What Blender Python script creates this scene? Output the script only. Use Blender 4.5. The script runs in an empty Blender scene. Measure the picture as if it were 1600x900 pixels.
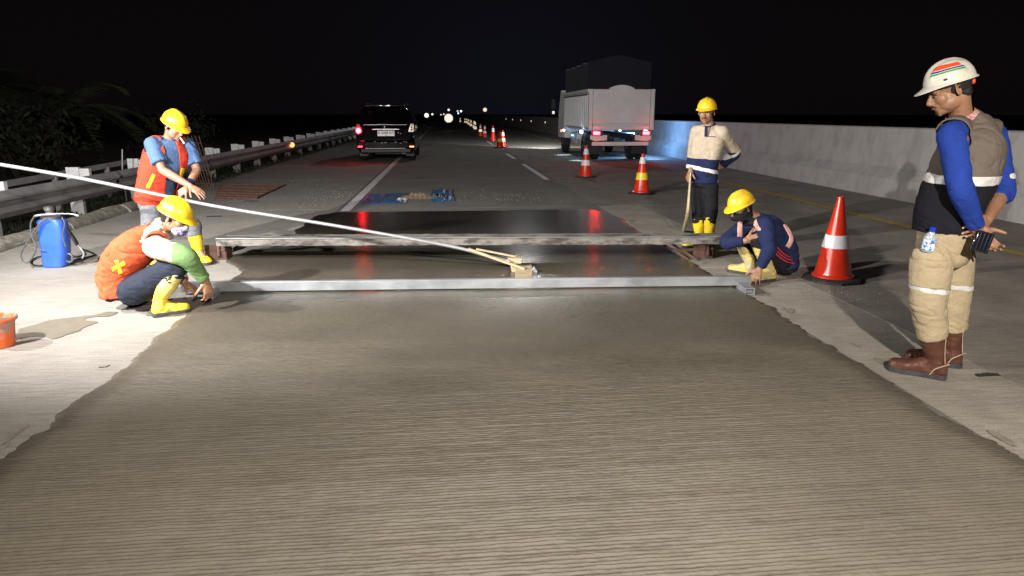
import bpy, bmesh, math, random
import numpy as np
from mathutils import Vector, Matrix, noise
random.seed(7); np.random.seed(7)
V = Vector
sc = bpy.context.scene
C = sc.collection

# ------------------------------------------------------------------ camera
CH, FP = 1.4, 1110.0
PITCH, YAW = math.radians(13.77), math.radians(5.25)
cF = V((math.sin(YAW)*math.cos(PITCH), math.cos(YAW)*math.cos(PITCH), -math.sin(PITCH)))
cR = V((math.cos(YAW), -math.sin(YAW), 0))
cU = cR.cross(cF)
cH = V((math.sin(YAW), math.cos(YAW), 0))          # horizontal view direction
cam = bpy.data.cameras.new('camera'); co = bpy.data.objects.new('camera', cam); C.objects.link(co)
co.matrix_world = Matrix(((cR.x, cU.x, -cF.x, 0), (cR.y, cU.y, -cF.y, 0), (cR.z, cU.z, -cF.z, CH), (0, 0, 0, 1)))
cam.sensor_width = 36; cam.lens = 36*FP/1600; cam.clip_start = .05; cam.clip_end = 3000
sc.camera = co

def ray(px, py): return cF + cR*((px-800)/FP) + cU*((450-py)/FP)
def G(px, py, z=0.0):
    r = ray(px, py); t = (z-CH)/r.z
    return V((r.x*t, r.y*t, z))
def PD(px, py, d):
    r = ray(px, py); t = d/(r.dot(cH))
    return V((0, 0, CH)) + r*t
def dist(p): return p.dot(cH)

# ------------------------------------------------------------------ world, view
w = bpy.data.worlds.new('World'); sc.world = w; w.use_nodes = True
nt = w.node_tree; nt.nodes.clear()
out = nt.nodes.new('ShaderNodeOutputWorld'); bg = nt.nodes.new('ShaderNodeBackground'); add = nt.nodes.new('ShaderNodeAddShader'); bg2 = nt.nodes.new('ShaderNodeBackground')
sky = nt.nodes.new('ShaderNodeTexSky'); sky.sky_type = 'NISHITA'; sky.sun_disc = False
sky.sun_elevation = math.radians(-8); sky.sun_rotation = math.radians(8)
bg.inputs[1].default_value = 0.02
bg2.inputs[0].default_value = (.0028, .0022, .0026, 1); bg2.inputs[1].default_value = 1
nt.links.new(sky.outputs[0], bg.inputs[0]); nt.links.new(bg.outputs[0], add.inputs[0]); nt.links.new(bg2.outputs[0], add.inputs[1]); 
tcw = nt.nodes.new('ShaderNodeTexCoord'); dp = nt.nodes.new('ShaderNodeVectorMath'); dp.operation = 'DOT_PRODUCT'; dp.inputs[1].default_value = (.10, .995, .0)
pw = nt.nodes.new('ShaderNodeMath'); pw.operation = 'POWER'; pw.inputs[1].default_value = 60; pw.use_clamp = True
ml = nt.nodes.new('ShaderNodeMath'); ml.operation = 'MULTIPLY'; ml.inputs[1].default_value = 1
bg3 = nt.nodes.new('ShaderNodeBackground'); bg3.inputs[0].default_value = (.0012, .0020, .0052, 1); add2 = nt.nodes.new('ShaderNodeAddShader')
nt.links.new(tcw.outputs['Generated'], dp.inputs[0]); nt.links.new(dp.outputs['Value'], pw.inputs[0]); nt.links.new(pw.outputs[0], ml.inputs[0]); nt.links.new(ml.outputs[0], bg3.inputs[1])
nt.links.new(add.outputs[0], add2.inputs[0]); nt.links.new(bg3.outputs[0], add2.inputs[1]); nt.links.new(add2.outputs[0], out.inputs[0])
sc.view_settings.view_transform = 'Standard'; sc.view_settings.look = 'None'; sc.view_settings.exposure = 0; sc.view_settings.gamma = 1

def lamp(kind, name, loc, power, color=(1, 1, 1), size=.05, target=None, angle=60, blend=.4, parent=None):
    l = bpy.data.lights.new(name, kind); l.energy = power; l.color = color
    if kind == 'AREA': l.size = size
    else: l.shadow_soft_size = size
    if kind == 'SPOT': l.spot_size = math.radians(angle); l.spot_blend = blend
    o = bpy.data.objects.new(name, l); C.objects.link(o); loc = V(loc)
    if parent: o.parent = parent; o.location = loc - wloc(parent)
    else: o.location = loc
    if target is not None: o.rotation_euler = (V(target)-loc).to_track_quat('-Z', 'Y').to_euler()
    return o
def wloc(o):
    p = V((0, 0, 0))
    while o is not None: p += o.location; o = o.parent
    return p
# the two site floodlights (their stands are built further down, out of the picture)
L1 = V((-3.55, 2.3, 2.75)); L3 = V((-5.35, 4.3, 2.95)); L2 = V((.8, -1.3, 2.6))
lamp('SPOT', 'flood_lamp_light', L1, 2600, (1, .965, .93), .05, (0, 9.3, 1.2), 104, .8)
lamp('SPOT', 'flood_lamp_light', L3, 2200, (1, .965, .93), .05, (.6, 8.9, 1.0), 120, 1.0)
lamp('SPOT', 'flood_lamp_light', L2, 1900, (1, .915, .81), .06, (1.2, 6.2, .2), 125, .8)
lamp('POINT', 'high_mast_lamp', PD(822, -112, 30), 650, (1, .97, .95), .22)

# ------------------------------------------------------------------ materials
def mat(name, col, rough=.6, metal=0, ns=0, na=.25, bump=0, bs=None, spec=.5, coat=0, col2=None, emis=None, es=0, trans=0, stretch=None, lo=.35, hi=.65, detail=6):
    m = bpy.data.materials.new(name); m.use_nodes = True; n = m.node_tree; b = n.nodes['Principled BSDF']
    b.inputs['Base Color'].default_value = (*col, 1); b.inputs['Roughness'].default_value = rough; b.inputs['Metallic'].default_value = metal
    b.inputs['Specular IOR Level'].default_value = spec; b.inputs['Coat Weight'].default_value = coat; b.inputs['Coat Roughness'].default_value = .08
    b.inputs['Transmission Weight'].default_value = trans
    if emis: b.inputs['Emission Color'].default_value = (*emis, 1); b.inputs['Emission Strength'].default_value = es
    tc = mp = None
    if ns or bump:
        tc = n.nodes.new('ShaderNodeTexCoord'); mp = n.nodes.new('ShaderNodeMapping'); n.links.new(tc.outputs['Object'], mp.inputs[0])
        if stretch: mp.inputs['Scale'].default_value = stretch
    if ns:
        t = n.nodes.new('ShaderNodeTexNoise'); t.inputs['Scale'].default_value = ns; t.inputs['Detail'].default_value = detail; t.inputs['Roughness'].default_value = .65
        n.links.new(mp.outputs[0], t.inputs[0])
        r = n.nodes.new('ShaderNodeValToRGB'); r.color_ramp.elements[0].position = lo; r.color_ramp.elements[1].position = hi
        c2 = col2 or tuple(c*(1-na) for c in col)
        r.color_ramp.elements[0].color = (*c2, 1); r.color_ramp.elements[1].color = (*col, 1)
        n.links.new(t.outputs[0], r.inputs[0]); n.links.new(r.outputs[0], b.inputs['Base Color'])
    if bump:
        t2 = n.nodes.new('ShaderNodeTexNoise'); t2.inputs['Scale'].default_value = bs or ns*3; t2.inputs['Detail'].default_value = 5
        n.links.new(mp.outputs[0], t2.inputs[0])
        bp = n.nodes.new('ShaderNodeBump'); bp.inputs['Strength'].default_value = bump; bp.inputs['Distance'].default_value = .01
        n.links.new(t2.outputs[0], bp.inputs['Height']); n.links.new(bp.outputs[0], b.inputs['Normal'])
    return m
M = {}
M['skin'] = mat('skin', (.33, .17, .10), .5, ns=14, na=.25, bump=.12, bs=90)
M['skin_light'] = mat('skin_light', (.36, .19, .12), .5, ns=14, na=.2, bump=.12, bs=90)
M['skin_dark'] = mat('skin_dark', (.22, .11, .065), .5, ns=14, na=.25, bump=.12, bs=90)
M['lip'] = mat('lip', (.25, .09, .07), .5)
M['hair'] = mat('hair', (.012, .010, .009), .6, bump=.6, bs=200, stretch=(1, 1, .2))
M['eye'] = mat('eye', (.03, .02, .015), .15); M['eye_white'] = mat('eye_white', (.6, .57, .52), .3)
def cloth(name, col, **k):
    a = dict(rough=.9, ns=9, na=.22, bump=.45, bs=60, spec=.2); a.update(k); return mat(name, col, **a)
M['blue_tee'] = cloth('blue_tee', (.085, .15, .30)); M['navy'] = cloth('navy_cloth', (.016, .024, .075)); M['royal'] = cloth('royal_blue_cloth', (.018, .05, .30))
M['orange'] = cloth('orange_vest', (.62, .06, .03), na=.12); M['orange_dirty'] = cloth('orange_vest_faded', (.76, .10, .04), ns=5, na=.25)
M['cream'] = cloth('cream_cloth', (.50, .42, .32)); M['cream2'] = cloth('cream_hood', (.42, .37, .27)); M['green'] = cloth('green_sleeve', (.15, .26, .10))
M['grey_jeans'] = cloth('grey_jeans', (.17, .18, .20), ns=16, na=.4); M['dark_jeans'] = cloth('dark_jeans', (.022, .028, .045), ns=16, na=.3)
M['black'] = cloth('black_cloth', (.014, .014, .017)); M['taupe'] = cloth('taupe_vest', (.15, .125, .105), na=.15); M['vblack'] = cloth('black_vest', (.012, .012, .018))
M['khaki'] = cloth('khaki_cloth', (.43, .35, .23), na=.12, ns=6); M['plaid'] = mat('plaid', (.62, .45, .42), .9, ns=60, col2=(.3, .05, .06), stretch=(1, 1, 3))
M['reflect'] = mat('reflective_tape', (.72, .71, .70), .35, ns=30, na=.25); M['yreflect'] = mat('yellow_tape', (.85, .62, .03), .4, ns=30, na=.15)
M['pinktape'] = mat('pink_tape', (.80, .45, .38), .6, ns=30, na=.2); M['redstripe'] = mat('red_stripe', (.40, .02, .05), .8)
M['boot_y'] = mat('yellow_rubber', (.74, .54, .02), .3, ns=9, col2=(.45, .36, .10), bump=.15, bs=25, lo=.25, hi=.5)
M['boot_dirty'] = mat('dirty_yellow_rubber', (.74, .55, .05), .42, ns=6, col2=(.42, .36, .22), bump=.3, bs=25, lo=.4, hi=.6)
M['sole'] = mat('sole', (.05, .05, .055), .8, bump=.4, bs=60, ns=20, na=.4)
M['leather'] = mat('brown_leather', (.115, .045, .03), .42, ns=12, na=.35, bump=.35, bs=35); M['stitch'] = mat('pale_stitching', (.45, .33, .24), .8)
M['helmet_y'] = mat('yellow_plastic', (.80, .50, .018), .34, ns=13, col2=(.50, .34, .06), bump=.06, bs=30, lo=.34, hi=.46, detail=9); M['helmet_w'] = mat('white_plastic', (.56, .54, .47), .34, ns=14, col2=(.40, .37, .31), lo=.25, hi=.45, detail=9)
M['red'] = mat('red_tape', (.68, .07, .02), .4); M['blue'] = mat('blue_tape', (.02, .04, .25), .4); M['greent'] = mat('green_tape', (.03, .26, .06), .4)
M['strap'] = mat('dark_strap', (.02, .02, .02), .6); M['mask'] = mat('patterned_mask', (.55, .5, .7), .9, ns=60, col2=(.07, .03, .22), lo=.45, hi=.52)
M['galv'] = mat('galvanised_steel', (.36, .36, .38), .5, metal=.35, ns=4, na=.3, bump=.15, bs=12); M['post'] = mat('post_steel', (.78, .78, .79), .6, ns=18, na=.25)
M['rail_old'] = mat('dull_rail', (.36, .35, .36), .6, metal=.2, ns=2.5, na=.4, bump=.2, bs=10)
M['alu'] = mat('dirty_aluminium', (.34, .36, .38), .42, metal=.3, ns=7, na=.4, bump=.2, bs=20, stretch=(.5, 1, 1)); M['pole'] = mat('pole_aluminium', (.40, .41, .42), .35, metal=.4, ns=5, na=.2)
M['plank'] = mat('cement_crusted_plank', (.20, .185, .165), .9, ns=9, col2=(.06, .053, .047), bump=.7, bs=40, stretch=(.5, 1, 1.5), lo=.4, hi=.55)
M['wood'] = mat('pale_wood', (.56, .44, .27), .75, ns=10, na=.35, stretch=(1, 1, 5), bump=.2, bs=30); M['rust'] = mat('rusty_steel', (.12, .06, .045), .8, ns=14, na=.45, bump=.6, bs=50)
M['rust_dark'] = mat('dark_rusty_bar', (.17, .085, .06), .8, ns=18, na=.5)
M['blue_plastic'] = mat('blue_plastic', (.035, .12, .62), .38, ns=7, na=.25, bump=.1, bs=15); M['hose'] = mat('grey_hose', (.07, .07, .075), .5); M['hose_b'] = mat('black_rubber', (.015, .015, .016), .5)
M['bucket'] = mat('orange_bucket', (.62, .10, .02), .5, ns=12, col2=(.25, .20, .16), lo=.42, hi=.52, bump=.2, bs=30); M['grout'] = mat('dark_slurry', (.05, .045, .04), .4, bump=.6, bs=60)
M['tarp'] = mat('blue_tarpaulin', (.03, .14, .33), .4, ns=16, na=.55, bump=.3, bs=40); M['paperw'] = mat('white_scrap', (.65, .65, .62), .8)
M['cone_red'] = mat('red_cone', (.66, .035, .012), .3, ns=8, na=.25); M['cone_white'] = mat('cone_white_band', (.72, .70, .74), .35, ns=20, na=.15); M['cone_yel'] = mat('cone_yellow_band', (.85, .6, .03), .35); M['rubber'] = mat('black_rubber_base', (.025, .024, .025), .75, ns=14, na=.4, bump=.4, bs=40)
M['paint_w'] = mat('white_road_paint', (.78, .79, .82), .7, ns=16, col2=(.42, .42, .42), lo=.35, hi=.5); M['paint_y'] = mat('yellow_road_paint', (.42, .27, .03), .7, ns=12, col2=(.2, .15, .05), lo=.35, hi=.5)
M['barrier'] = mat('barrier_concrete', (.36, .345, .33), .9, ns=3.4, col2=(.26, .247, .235), bump=.4, bs=16, stretch=(1, .9, .5), lo=.30, hi=.56, detail=9)
M['bowl'] = mat('cracked_kerb_concrete', (.34, .32, .28), .9, ns=10, col2=(.14, .13, .10), bump=.8, bs=30)
M['leaf'] = mat('weed_leaf', (.035, .042, .018), .7, ns=5, na=.5); M['palm'] = mat('palm_leaf', (.05, .06, .025), .7, ns=3, na=.5); M['bark'] = mat('bark', (.07, .055, .04), .9, ns=8, na=.5, bump=.6, bs=20)
M['debris'] = mat('debris', (.30, .275, .24), .9, ns=8, na=.4); M['dirtpile'] = mat('dry_mortar', (.24, .19, .12), .95, ns=30, na=.5, bump=.8, bs=80)
M['dark_hole'] = mat('dark_crack', (.03, .028, .025), .9)
M['car'] = mat('black_car_paint', (.003, .003, .004), .07, spec=.4); M['glass'] = mat('dark_glass', (.003, .004, .006), .04, spec=.4); M['chrome'] = mat('chrome', (.75, .75, .78), .12, metal=1)
M['plastic'] = mat('black_plastic', (.012, .012, .013), .5); M['tyre'] = mat('tyre', (.012, .012, .012), .8, bump=.4, bs=50); M['rim'] = mat('rim', (.25, .25, .27), .3, metal=.8)
M['plate'] = mat('plate_white_glow', (.75, .74, .72), .5, emis=(1, .97, .9), es=.22); M['ink'] = mat('plate_ink', (.02, .02, .02), .6)  # faint emission put into the plate, which is no lamp
M['red_glow'] = mat('red_glow_lit', (.6, .02, .02), .3, emis=(1, .012, .02), es=16); M['tail_core'] = mat('tail_lamp_core', (.8, .3, .3), .3, emis=(1, .008, .012), es=90)
M['tail_off'] = mat('tail_lamp_dark', (.10, .006, .008), .2, coat=1); M['truck_w'] = mat('truck_white_paint', (.68, .68, .70), .6, ns=2.2, na=.12, bump=.08, bs=6); M['chassis'] = mat('chassis_black', (.012, .012, .014), .6)
M['ghost_navy'] = mat('dark_navy_ghost', (.006, .007, .018), .85, ns=2, na=.4, bump=.5, bs=5); M['lamp_w'] = mat('lamp_white_lit', (.8, .9, 1), .3, emis=(.7, .9, 1), es=6); M['lamp_blue'] = mat('lamp_blue_lit', (.4, .7, 1), .3, emis=(.3, .65, 1), es=3)
M['orange_glow'] = mat('orange_glow_lit', (.8, .2, .05), .3, emis=(1, .25, .08), es=3.5); M['warm_glow'] = mat('warm_glow_lit', (.9, .85, .75), .4, emis=(1, .86, .68), es=.9); M['warm_glow2'] = mat('lamp_bright_lit', (.9, .85, .75), .4, emis=(1, .93, .82), es=1.4)
M['cone_glow'] = mat('glowing_cone_sleeve', (.9, .85, .7), .4, emis=(1, .86, .55), es=.55); M['refl_white'] = mat('white_reflector', (.75, .7, .6), .35, ns=25, na=.15)  # cone sleeve emission stands in for light the bands send back
M['bottle'] = mat('clear_plastic_bottle', (.75, .82, .88), .12, trans=.55); M['label'] = mat('bottle_label', (.75, .85, .95), .4, ns=45, col2=(.03, .18, .55), lo=.45, hi=.5); M['cap'] = mat('blue_cap', (.01, .05, .45), .4)
M['phone'] = mat('black_phone', (.008, .009, .02), .18, coat=.6); M['paper'] = mat('cigarette_paper', (.85, .83, .8), .8); M['nail'] = mat('nail', (.55, .38, .32), .35)

# ------------------------------------------------------------------ mesh kit
def norm(v): v = V(v); return v.normalized() if v.length > 1e-9 else V((0, 0, 1))
def cr(pts, n):                                   # catmull-rom through tuples of equal length
    P = [np.array(p, float) for p in pts]
    if len(P) < 3 or n < 2: 
        if n < 2: return P
        return [P[0]+(P[1]-P[0])*i/n for i in range(n+1)] if len(P) == 2 else P
    Q = [2*P[0]-P[1]]+P+[2*P[-1]-P[-2]]; R = []
    for i in range(1, len(Q)-2):
        a, b, c, d = Q[i-1:i+3]
        for k in range(n):
            t = k/n; R.append(.5*((2*b)+(-a+c)*t+(2*a-5*b+4*c-d)*t*t+(-a+3*b-3*c+d)*t**3))
    R.append(P[-1]); return R
class MB:
    def __init__(s): s.v = []; s.f = []; s.mi = []; s.cur = 0
    def addv(s, vs): k = len(s.v); s.v.extend([tuple(p) for p in vs]); return k
    def face(s, f): s.f.append(f); s.mi.append(s.cur)
    def rings(s, rs, cap=True, close=True):
        n = len(rs[0]); ks = [s.addv(r) for r in rs]
        for a, b in zip(ks, ks[1:]):
            for i in range(n if close else n-1): j = (i+1) % n; s.face((a+i, a+j, b+j, b+i))
        if cap: s.face(tuple(ks[0]+i for i in reversed(range(n)))); s.face(tuple(ks[-1]+i for i in range(n)))
    def tube(s, pts, rad, seg=10, sub=4, side=None, round_caps=True, flat=1.0):
        if not hasattr(rad, '__len__'): rad = [rad]*len(pts)
        R = cr([(*p, r) for p, r in zip(pts, rad)], sub); P = [V(r[:3]) for r in R]; rr = [max(.0005, r[3]) for r in R]
        T = [norm(P[min(i+1, len(P)-1)]-P[max(i-1, 0)]) for i in range(len(P))]
        n0 = side and V(side) or (V((0, 0, 1)) if abs(T[0].z) < .9 else V((0, 1, 0)))
        n0 = norm(n0-T[0]*n0.dot(T[0])); rs = []
        def ring(c, t, n, r):
            b = t.cross(n); return [c+(n*math.cos(a)+b*math.sin(a)*flat)*r for a in [2*math.pi*i/seg for i in range(seg)]]
        N = []
        for t in T: n0 = norm(n0-t*n0.dot(t)); N.append(n0.copy())
        if round_caps:
            for a in (80, 50, 25): a = math.radians(a); rs.append(ring(P[0]-T[0]*rr[0]*math.sin(a), T[0], N[0], rr[0]*math.cos(a)))
        for p, t, n, r in zip(P, T, N, rr): rs.append(ring(p, t, n, r))
        if round_caps:
            for a in (25, 50, 80): a = math.radians(a); rs.append(ring(P[-1]+T[-1]*rr[-1]*math.sin(a), T[-1], N[-1], rr[-1]*math.cos(a)))
        s.rings(rs)
    def loft(s, secs, seg=20, sub=4, power=2.3):    # secs: (centre, A, B) half-axis vectors
        R = cr([(*c, *a, *b) for c, a, b in secs], sub); rs = []
        for r in R:
            c, a, b = V(r[:3]), V(r[3:6]), V(r[6:9]); q = []
            for i in range(seg):
                t = 2*math.pi*i/seg; x, y = math.cos(t), math.sin(t)
                q.append(c+a*math.copysign(abs(x)**(2/power), x)+b*math.copysign(abs(y)**(2/power), y))
            rs.append(q)
        s.rings(rs)
    def ell(s, c, r, ax=None, n=10, m=14):
        ax = ax or (V((1, 0, 0)), V((0, 1, 0)), V((0, 0, 1))); c = V(c); rs = []
        for i in range(1, n):
            t = math.pi*i/n; rs.append([c+ax[0]*(r[0]*math.sin(t)*math.cos(2*math.pi*j/m))+ax[1]*(r[1]*math.sin(t)*math.sin(2*math.pi*j/m))-ax[2]*(r[2]*math.cos(t)) for j in range(m)])
        s.rings(rs)
    def box(s, c, sz, ax=None):
        ax = ax or (V((1, 0, 0)), V((0, 1, 0)), V((0, 0, 1))); c = V(c)
        k = s.addv([c+ax[0]*(x*sz[0]/2)+ax[1]*(y*sz[1]/2)+ax[2]*(z*sz[2]/2) for z in (-1, 1) for x, y in ((-1, -1), (1, -1), (1, 1), (-1, 1))])
        for f in ((3, 2, 1, 0), (4, 5, 6, 7), (0, 1, 5, 4), (1, 2, 6, 5), (2, 3, 7, 6), (3, 0, 4, 7)): s.face(tuple(k+i for i in f))
    def lathe(s, base, prof, seg=24, ax=V((0, 0, 1)), cap=True, squash=(1, 1)):
        ax = norm(ax); u = norm(ax.orthogonal()) if abs(ax.z) < .99 else V((1, 0, 0)); v = ax.cross(u); base = V(base)
        s.rings([[base+ax*z+u*(r*squash[0]*math.cos(2*math.pi*i/seg))+v*(r*squash[1]*math.sin(2*math.pi*i/seg)) for i in range(seg)] for r, z in prof], cap=cap)
    def prism(s, poly, ext):                         # poly: 3-D points, ext: vector
        ext = V(ext); s.rings([[V(p) for p in poly], [V(p)+ext for p in poly]])
def props(o, label=None, cat=None, group=None, kind=None):
    for k, v in (('label', label), ('category', cat), ('group', group), ('kind', kind)):
        if v: o[k] = v
    return o
def link_mesh(name, me, parent=None):
    o = bpy.data.objects.new(name, me); C.objects.link(o)
    if parent: o.parent = parent
    return o
def make(mb, name, mats, parent=None, smooth=True, origin=None, bevel=0, solid=0, fix=True, subsurf=0):
    me = bpy.data.meshes.new(name); off = wloc(parent) if parent else (V(origin) if origin is not None else V((0, 0, 0)))
    me.from_pydata([(p[0]-off.x, p[1]-off.y, p[2]-off.z) for p in mb.v], [], mb.f)
    if not isinstance(mats, (list, tuple)): mats = [mats]
    for m in mats: me.materials.append(M[m] if isinstance(m, str) else m)
    if len(mats) > 1: me.polygons.foreach_set('material_index', mb.mi)
    if fix:
        bm = bmesh.new(); bm.from_mesh(me); bmesh.ops.recalc_face_normals(bm, faces=bm.faces)
        bm.to_mesh(me); bm.free()
    if smooth:
        me.polygons.foreach_set('use_smooth', [True]*len(me.polygons)); me.set_sharp_from_angle(angle=math.radians(40))
    o = link_mesh(name, me, parent)
    if not parent and origin is not None: o.location = off
    if solid: x = o.modifiers.new('s', 'SOLIDIFY'); x.thickness = solid; x.offset = 0
    if bevel: x = o.modifiers.new('b', 'BEVEL'); x.width = bevel; x.segments = 2; x.limit_method = 'ANGLE'
    if subsurf: x = o.modifiers.new('u', 'SUBSURF'); x.levels = subsurf; x.render_levels = subsurf
    return o
def empty(name, loc, label, cat, group=None):
    o = bpy.data.objects.new(name, None); C.objects.link(o); o.location = V(loc); o.empty_display_size = .1
    return props(o, label, cat, group)
def remesh(mb, voxel, smooth=2, wrinkle=0, wf=(9, 9, 9), fold=None):
    """union of closed shapes as one continuous surface; world coordinates; returns (verts, faces, normals)"""
    me = bpy.data.meshes.new('tmp'); me.from_pydata(mb.v, [], mb.f)
    bm = bmesh.new(); bm.from_mesh(me); bmesh.ops.recalc_face_normals(bm, faces=bm.faces); bm.to_mesh(me); bm.free()
    o = bpy.data.objects.new('tmp', me); C.objects.link(o)
    x = o.modifiers.new('r', 'REMESH'); x.mode = 'VOXEL'; x.voxel_size = voxel; x.adaptivity = 0
    if smooth: y = o.modifiers.new('s', 'SMOOTH'); y.iterations = smooth; y.factor = .5
    dg = bpy.context.evaluated_depsgraph_get(); r = bpy.data.meshes.new_from_object(o.evaluated_get(dg))
    bpy.data.objects.remove(o); bpy.data.meshes.remove(me)
    n = len(r.vertices); co_ = np.empty(n*3); r.vertices.foreach_get('co', co_); co_ = co_.reshape(-1, 3)
    no = np.empty(n*3); r.vertices.foreach_get('normal', no); no = no.reshape(-1, 3)
    if wrinkle:
        d = np.array([noise.noise((p[0]*wf[0]+3, p[1]*wf[1], p[2]*wf[2]))+.5*noise.noise((p[0]*wf[0]*2.3, p[1]*wf[1]*2.3, p[2]*wf[2]*2.3)) for p in co_])
        d = 1-2*np.abs(d); d = np.clip(d, -1, 1)
        q = np.array([noise.noise((p[0]*wf[0]*1.1+p[2]*5+9, p[1]*wf[1]*1.1-p[2]*4, p[2]*wf[2]*1.25+p[0]*6)) for p in co_]); q2 = np.array([noise.noise((p[0]*5+2, p[1]*5, p[2]*5+7)) for p in co_])
        d = .7*d-1.5*np.clip(1-np.abs(q)*6.5, 0, 1)**1.5*np.clip(.55+q2*2.2, 0, 1)
        co_ = co_+no*(d*wrinkle)[:, None]
    r.vertices.foreach_set('co', co_.ravel()); r.update()
    return r
def finish(me, name, m, parent, keep=None, offset=0, solid=0, coll=None):
    """link a world-space mesh under parent; keep(centre, normal) selects faces"""
    me = me.copy(); me.name = name; bm = bmesh.new(); bm.from_mesh(me)
    if keep:
        bm.normal_update(); kill = [f for f in bm.faces if not keep(f.calc_center_median(), f.normal)]
        bmesh.ops.delete(bm, geom=kill, context='FACES')
    if offset:
        bm.normal_update(); ns = [(v, v.normal.copy()) for v in bm.verts]
        for v, n_ in ns: v.co += n_*offset
    if keep:                                         # soften the cut outline
        bv = [v for v in bm.verts if v.is_boundary]
        for _ in range(4):
            new = {}
            for v in bv:
                nb = [e.other_vert(v) for e in v.link_edges if e.is_boundary]
                if len(nb) == 2: new[v] = v.co*.4+(nb[0].co+nb[1].co)*.3
            for v, c_ in new.items(): v.co = c_
    off = wloc(parent)
    for v in bm.verts: v.co -= off
    for f in bm.faces: f.smooth = True
    bm.to_mesh(me); bm.free(); me.materials.clear(); me.materials.append(M[m] if isinstance(m, str) else m)
    o = link_mesh(name, me, parent)
    if solid: x = o.modifiers.new('s', 'SOLIDIFY'); x.thickness = solid; x.offset = 1
    return o
def copy_tree(o, parent=None, loc=None):
    c = o.copy(); C.objects.link(c)
    c.parent = parent
    if loc is not None: c.location = loc
    for ch in list(o.children): copy_tree(ch, c)
    return c
def strct(o): o['kind'] = 'structure'; return o
#PART2
# ------------------------------------------------------------------ ground, road
def sheet(name, x0, x1, y0, y1, z, m, nx=1, ny=1):
    mb = MB(); k = mb.addv([(x0+(x1-x0)*i/nx, y0+(y1-y0)*j/ny, z) for j in range(ny+1) for i in range(nx+1)])
    for j in range(ny):
        for i in range(nx): a = k+j*(nx+1)+i; mb.face((a, a+1, a+nx+2, a+nx+1))
    return make(mb, name, m, smooth=False)
M['soil'] = mat('verge_soil', (.09, .075, .05), .95, ns=1.2, na=.5, bump=.8, bs=9)
strct(sheet('ground', -900, 900, -60, 2200, -.16, M['soil']))
def pave(name, c, c2, s=1.2):
    """old concrete: broad blotches, transverse broom lines, fine grit"""
    m = mat(name, c, .88, ns=s, col2=c2, lo=.3, hi=.68, detail=8); n = m.node_tree; b = n.nodes['Principled BSDF']
    tc = n.nodes.new('ShaderNodeTexCoord'); mp = n.nodes.new('ShaderNodeMapping'); mp.inputs['Scale'].default_value = (.6, 6, 1); n.links.new(tc.outputs['Object'], mp.inputs[0])
    t = n.nodes.new('ShaderNodeTexNoise'); t.inputs['Scale'].default_value = 9; t.inputs['Detail'].default_value = 6; n.links.new(mp.outputs[0], t.inputs[0])
    g = n.nodes.new('ShaderNodeTexNoise'); g.inputs['Scale'].default_value = 120; g.inputs['Detail'].default_value = 2; n.links.new(tc.outputs['Object'], g.inputs[0])
    mx = n.nodes.new('ShaderNodeMix'); mx.data_type = 'RGBA'; mx.blend_type = 'MULTIPLY'; mx.inputs[0].default_value = .5
    r = n.nodes.new('ShaderNodeValToRGB'); r.color_ramp.elements[0].position = .3; r.color_ramp.elements[0].color = (.45, .44, .42, 1); r.color_ramp.elements[1].position = .6
    n.links.new(t.outputs[0], r.inputs[0]); src = b.inputs['Base Color'].links[0].from_socket
    n.links.new(src, mx.inputs[6]); n.links.new(r.outputs[0], mx.inputs[7])
    m2 = n.nodes.new('ShaderNodeMix'); m2.data_type = 'RGBA'; m2.blend_type = 'MULTIPLY'; m2.inputs[0].default_value = .6
    r2 = n.nodes.new('ShaderNodeValToRGB'); r2.color_ramp.elements[0].position = .25; r2.color_ramp.elements[0].color = (.35, .34, .32, 1); r2.color_ramp.elements[1].position = .5
    n.links.new(g.outputs[0], r2.inputs[0]); n.links.new(mx.outputs[2], m2.inputs[6]); n.links.new(r2.outputs[0], m2.inputs[7]); n.links.new(m2.outputs[2], b.inputs['Base Color'])
    ad = n.nodes.new('ShaderNodeMath'); n.links.new(t.outputs[0], ad.inputs[0]); n.links.new(g.outputs[0], ad.inputs[1])
    bp = n.nodes.new('ShaderNodeBump'); bp.inputs['Strength'].default_value = .35; bp.inputs['Distance'].default_value = .006
    n.links.new(ad.outputs[0], bp.inputs['Height']); n.links.new(bp.outputs[0], b.inputs['Normal'])
    return m
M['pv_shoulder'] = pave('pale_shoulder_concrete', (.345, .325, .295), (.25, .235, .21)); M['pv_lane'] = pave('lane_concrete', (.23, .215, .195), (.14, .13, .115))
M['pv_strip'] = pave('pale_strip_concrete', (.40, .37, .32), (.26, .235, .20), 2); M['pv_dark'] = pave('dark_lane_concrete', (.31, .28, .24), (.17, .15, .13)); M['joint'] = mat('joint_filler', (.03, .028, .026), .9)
road = empty('road', (0, 0, 0), None, None); road['kind'] = 'structure'
o = sheet('sub_base', -4.95, 9.5, -12, 600, -.025, M['joint']); o.parent = road; strct(o)
XL = [(-4.9, -1.62, 'pv_shoulder'), (-1.62, 2.36, 'pv_lane'), (2.36, 3.02, 'pv_strip'), (3.02, 5.9, 'pv_dark'), (5.9, 9.4, 'pv_dark')]
ys = [-6, 1.35, 6.33, 10.9, 15.9, 20.9, 25.9, 30.9, 35.9, 40.9, 45.9]
YE = ys[-1]
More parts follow.
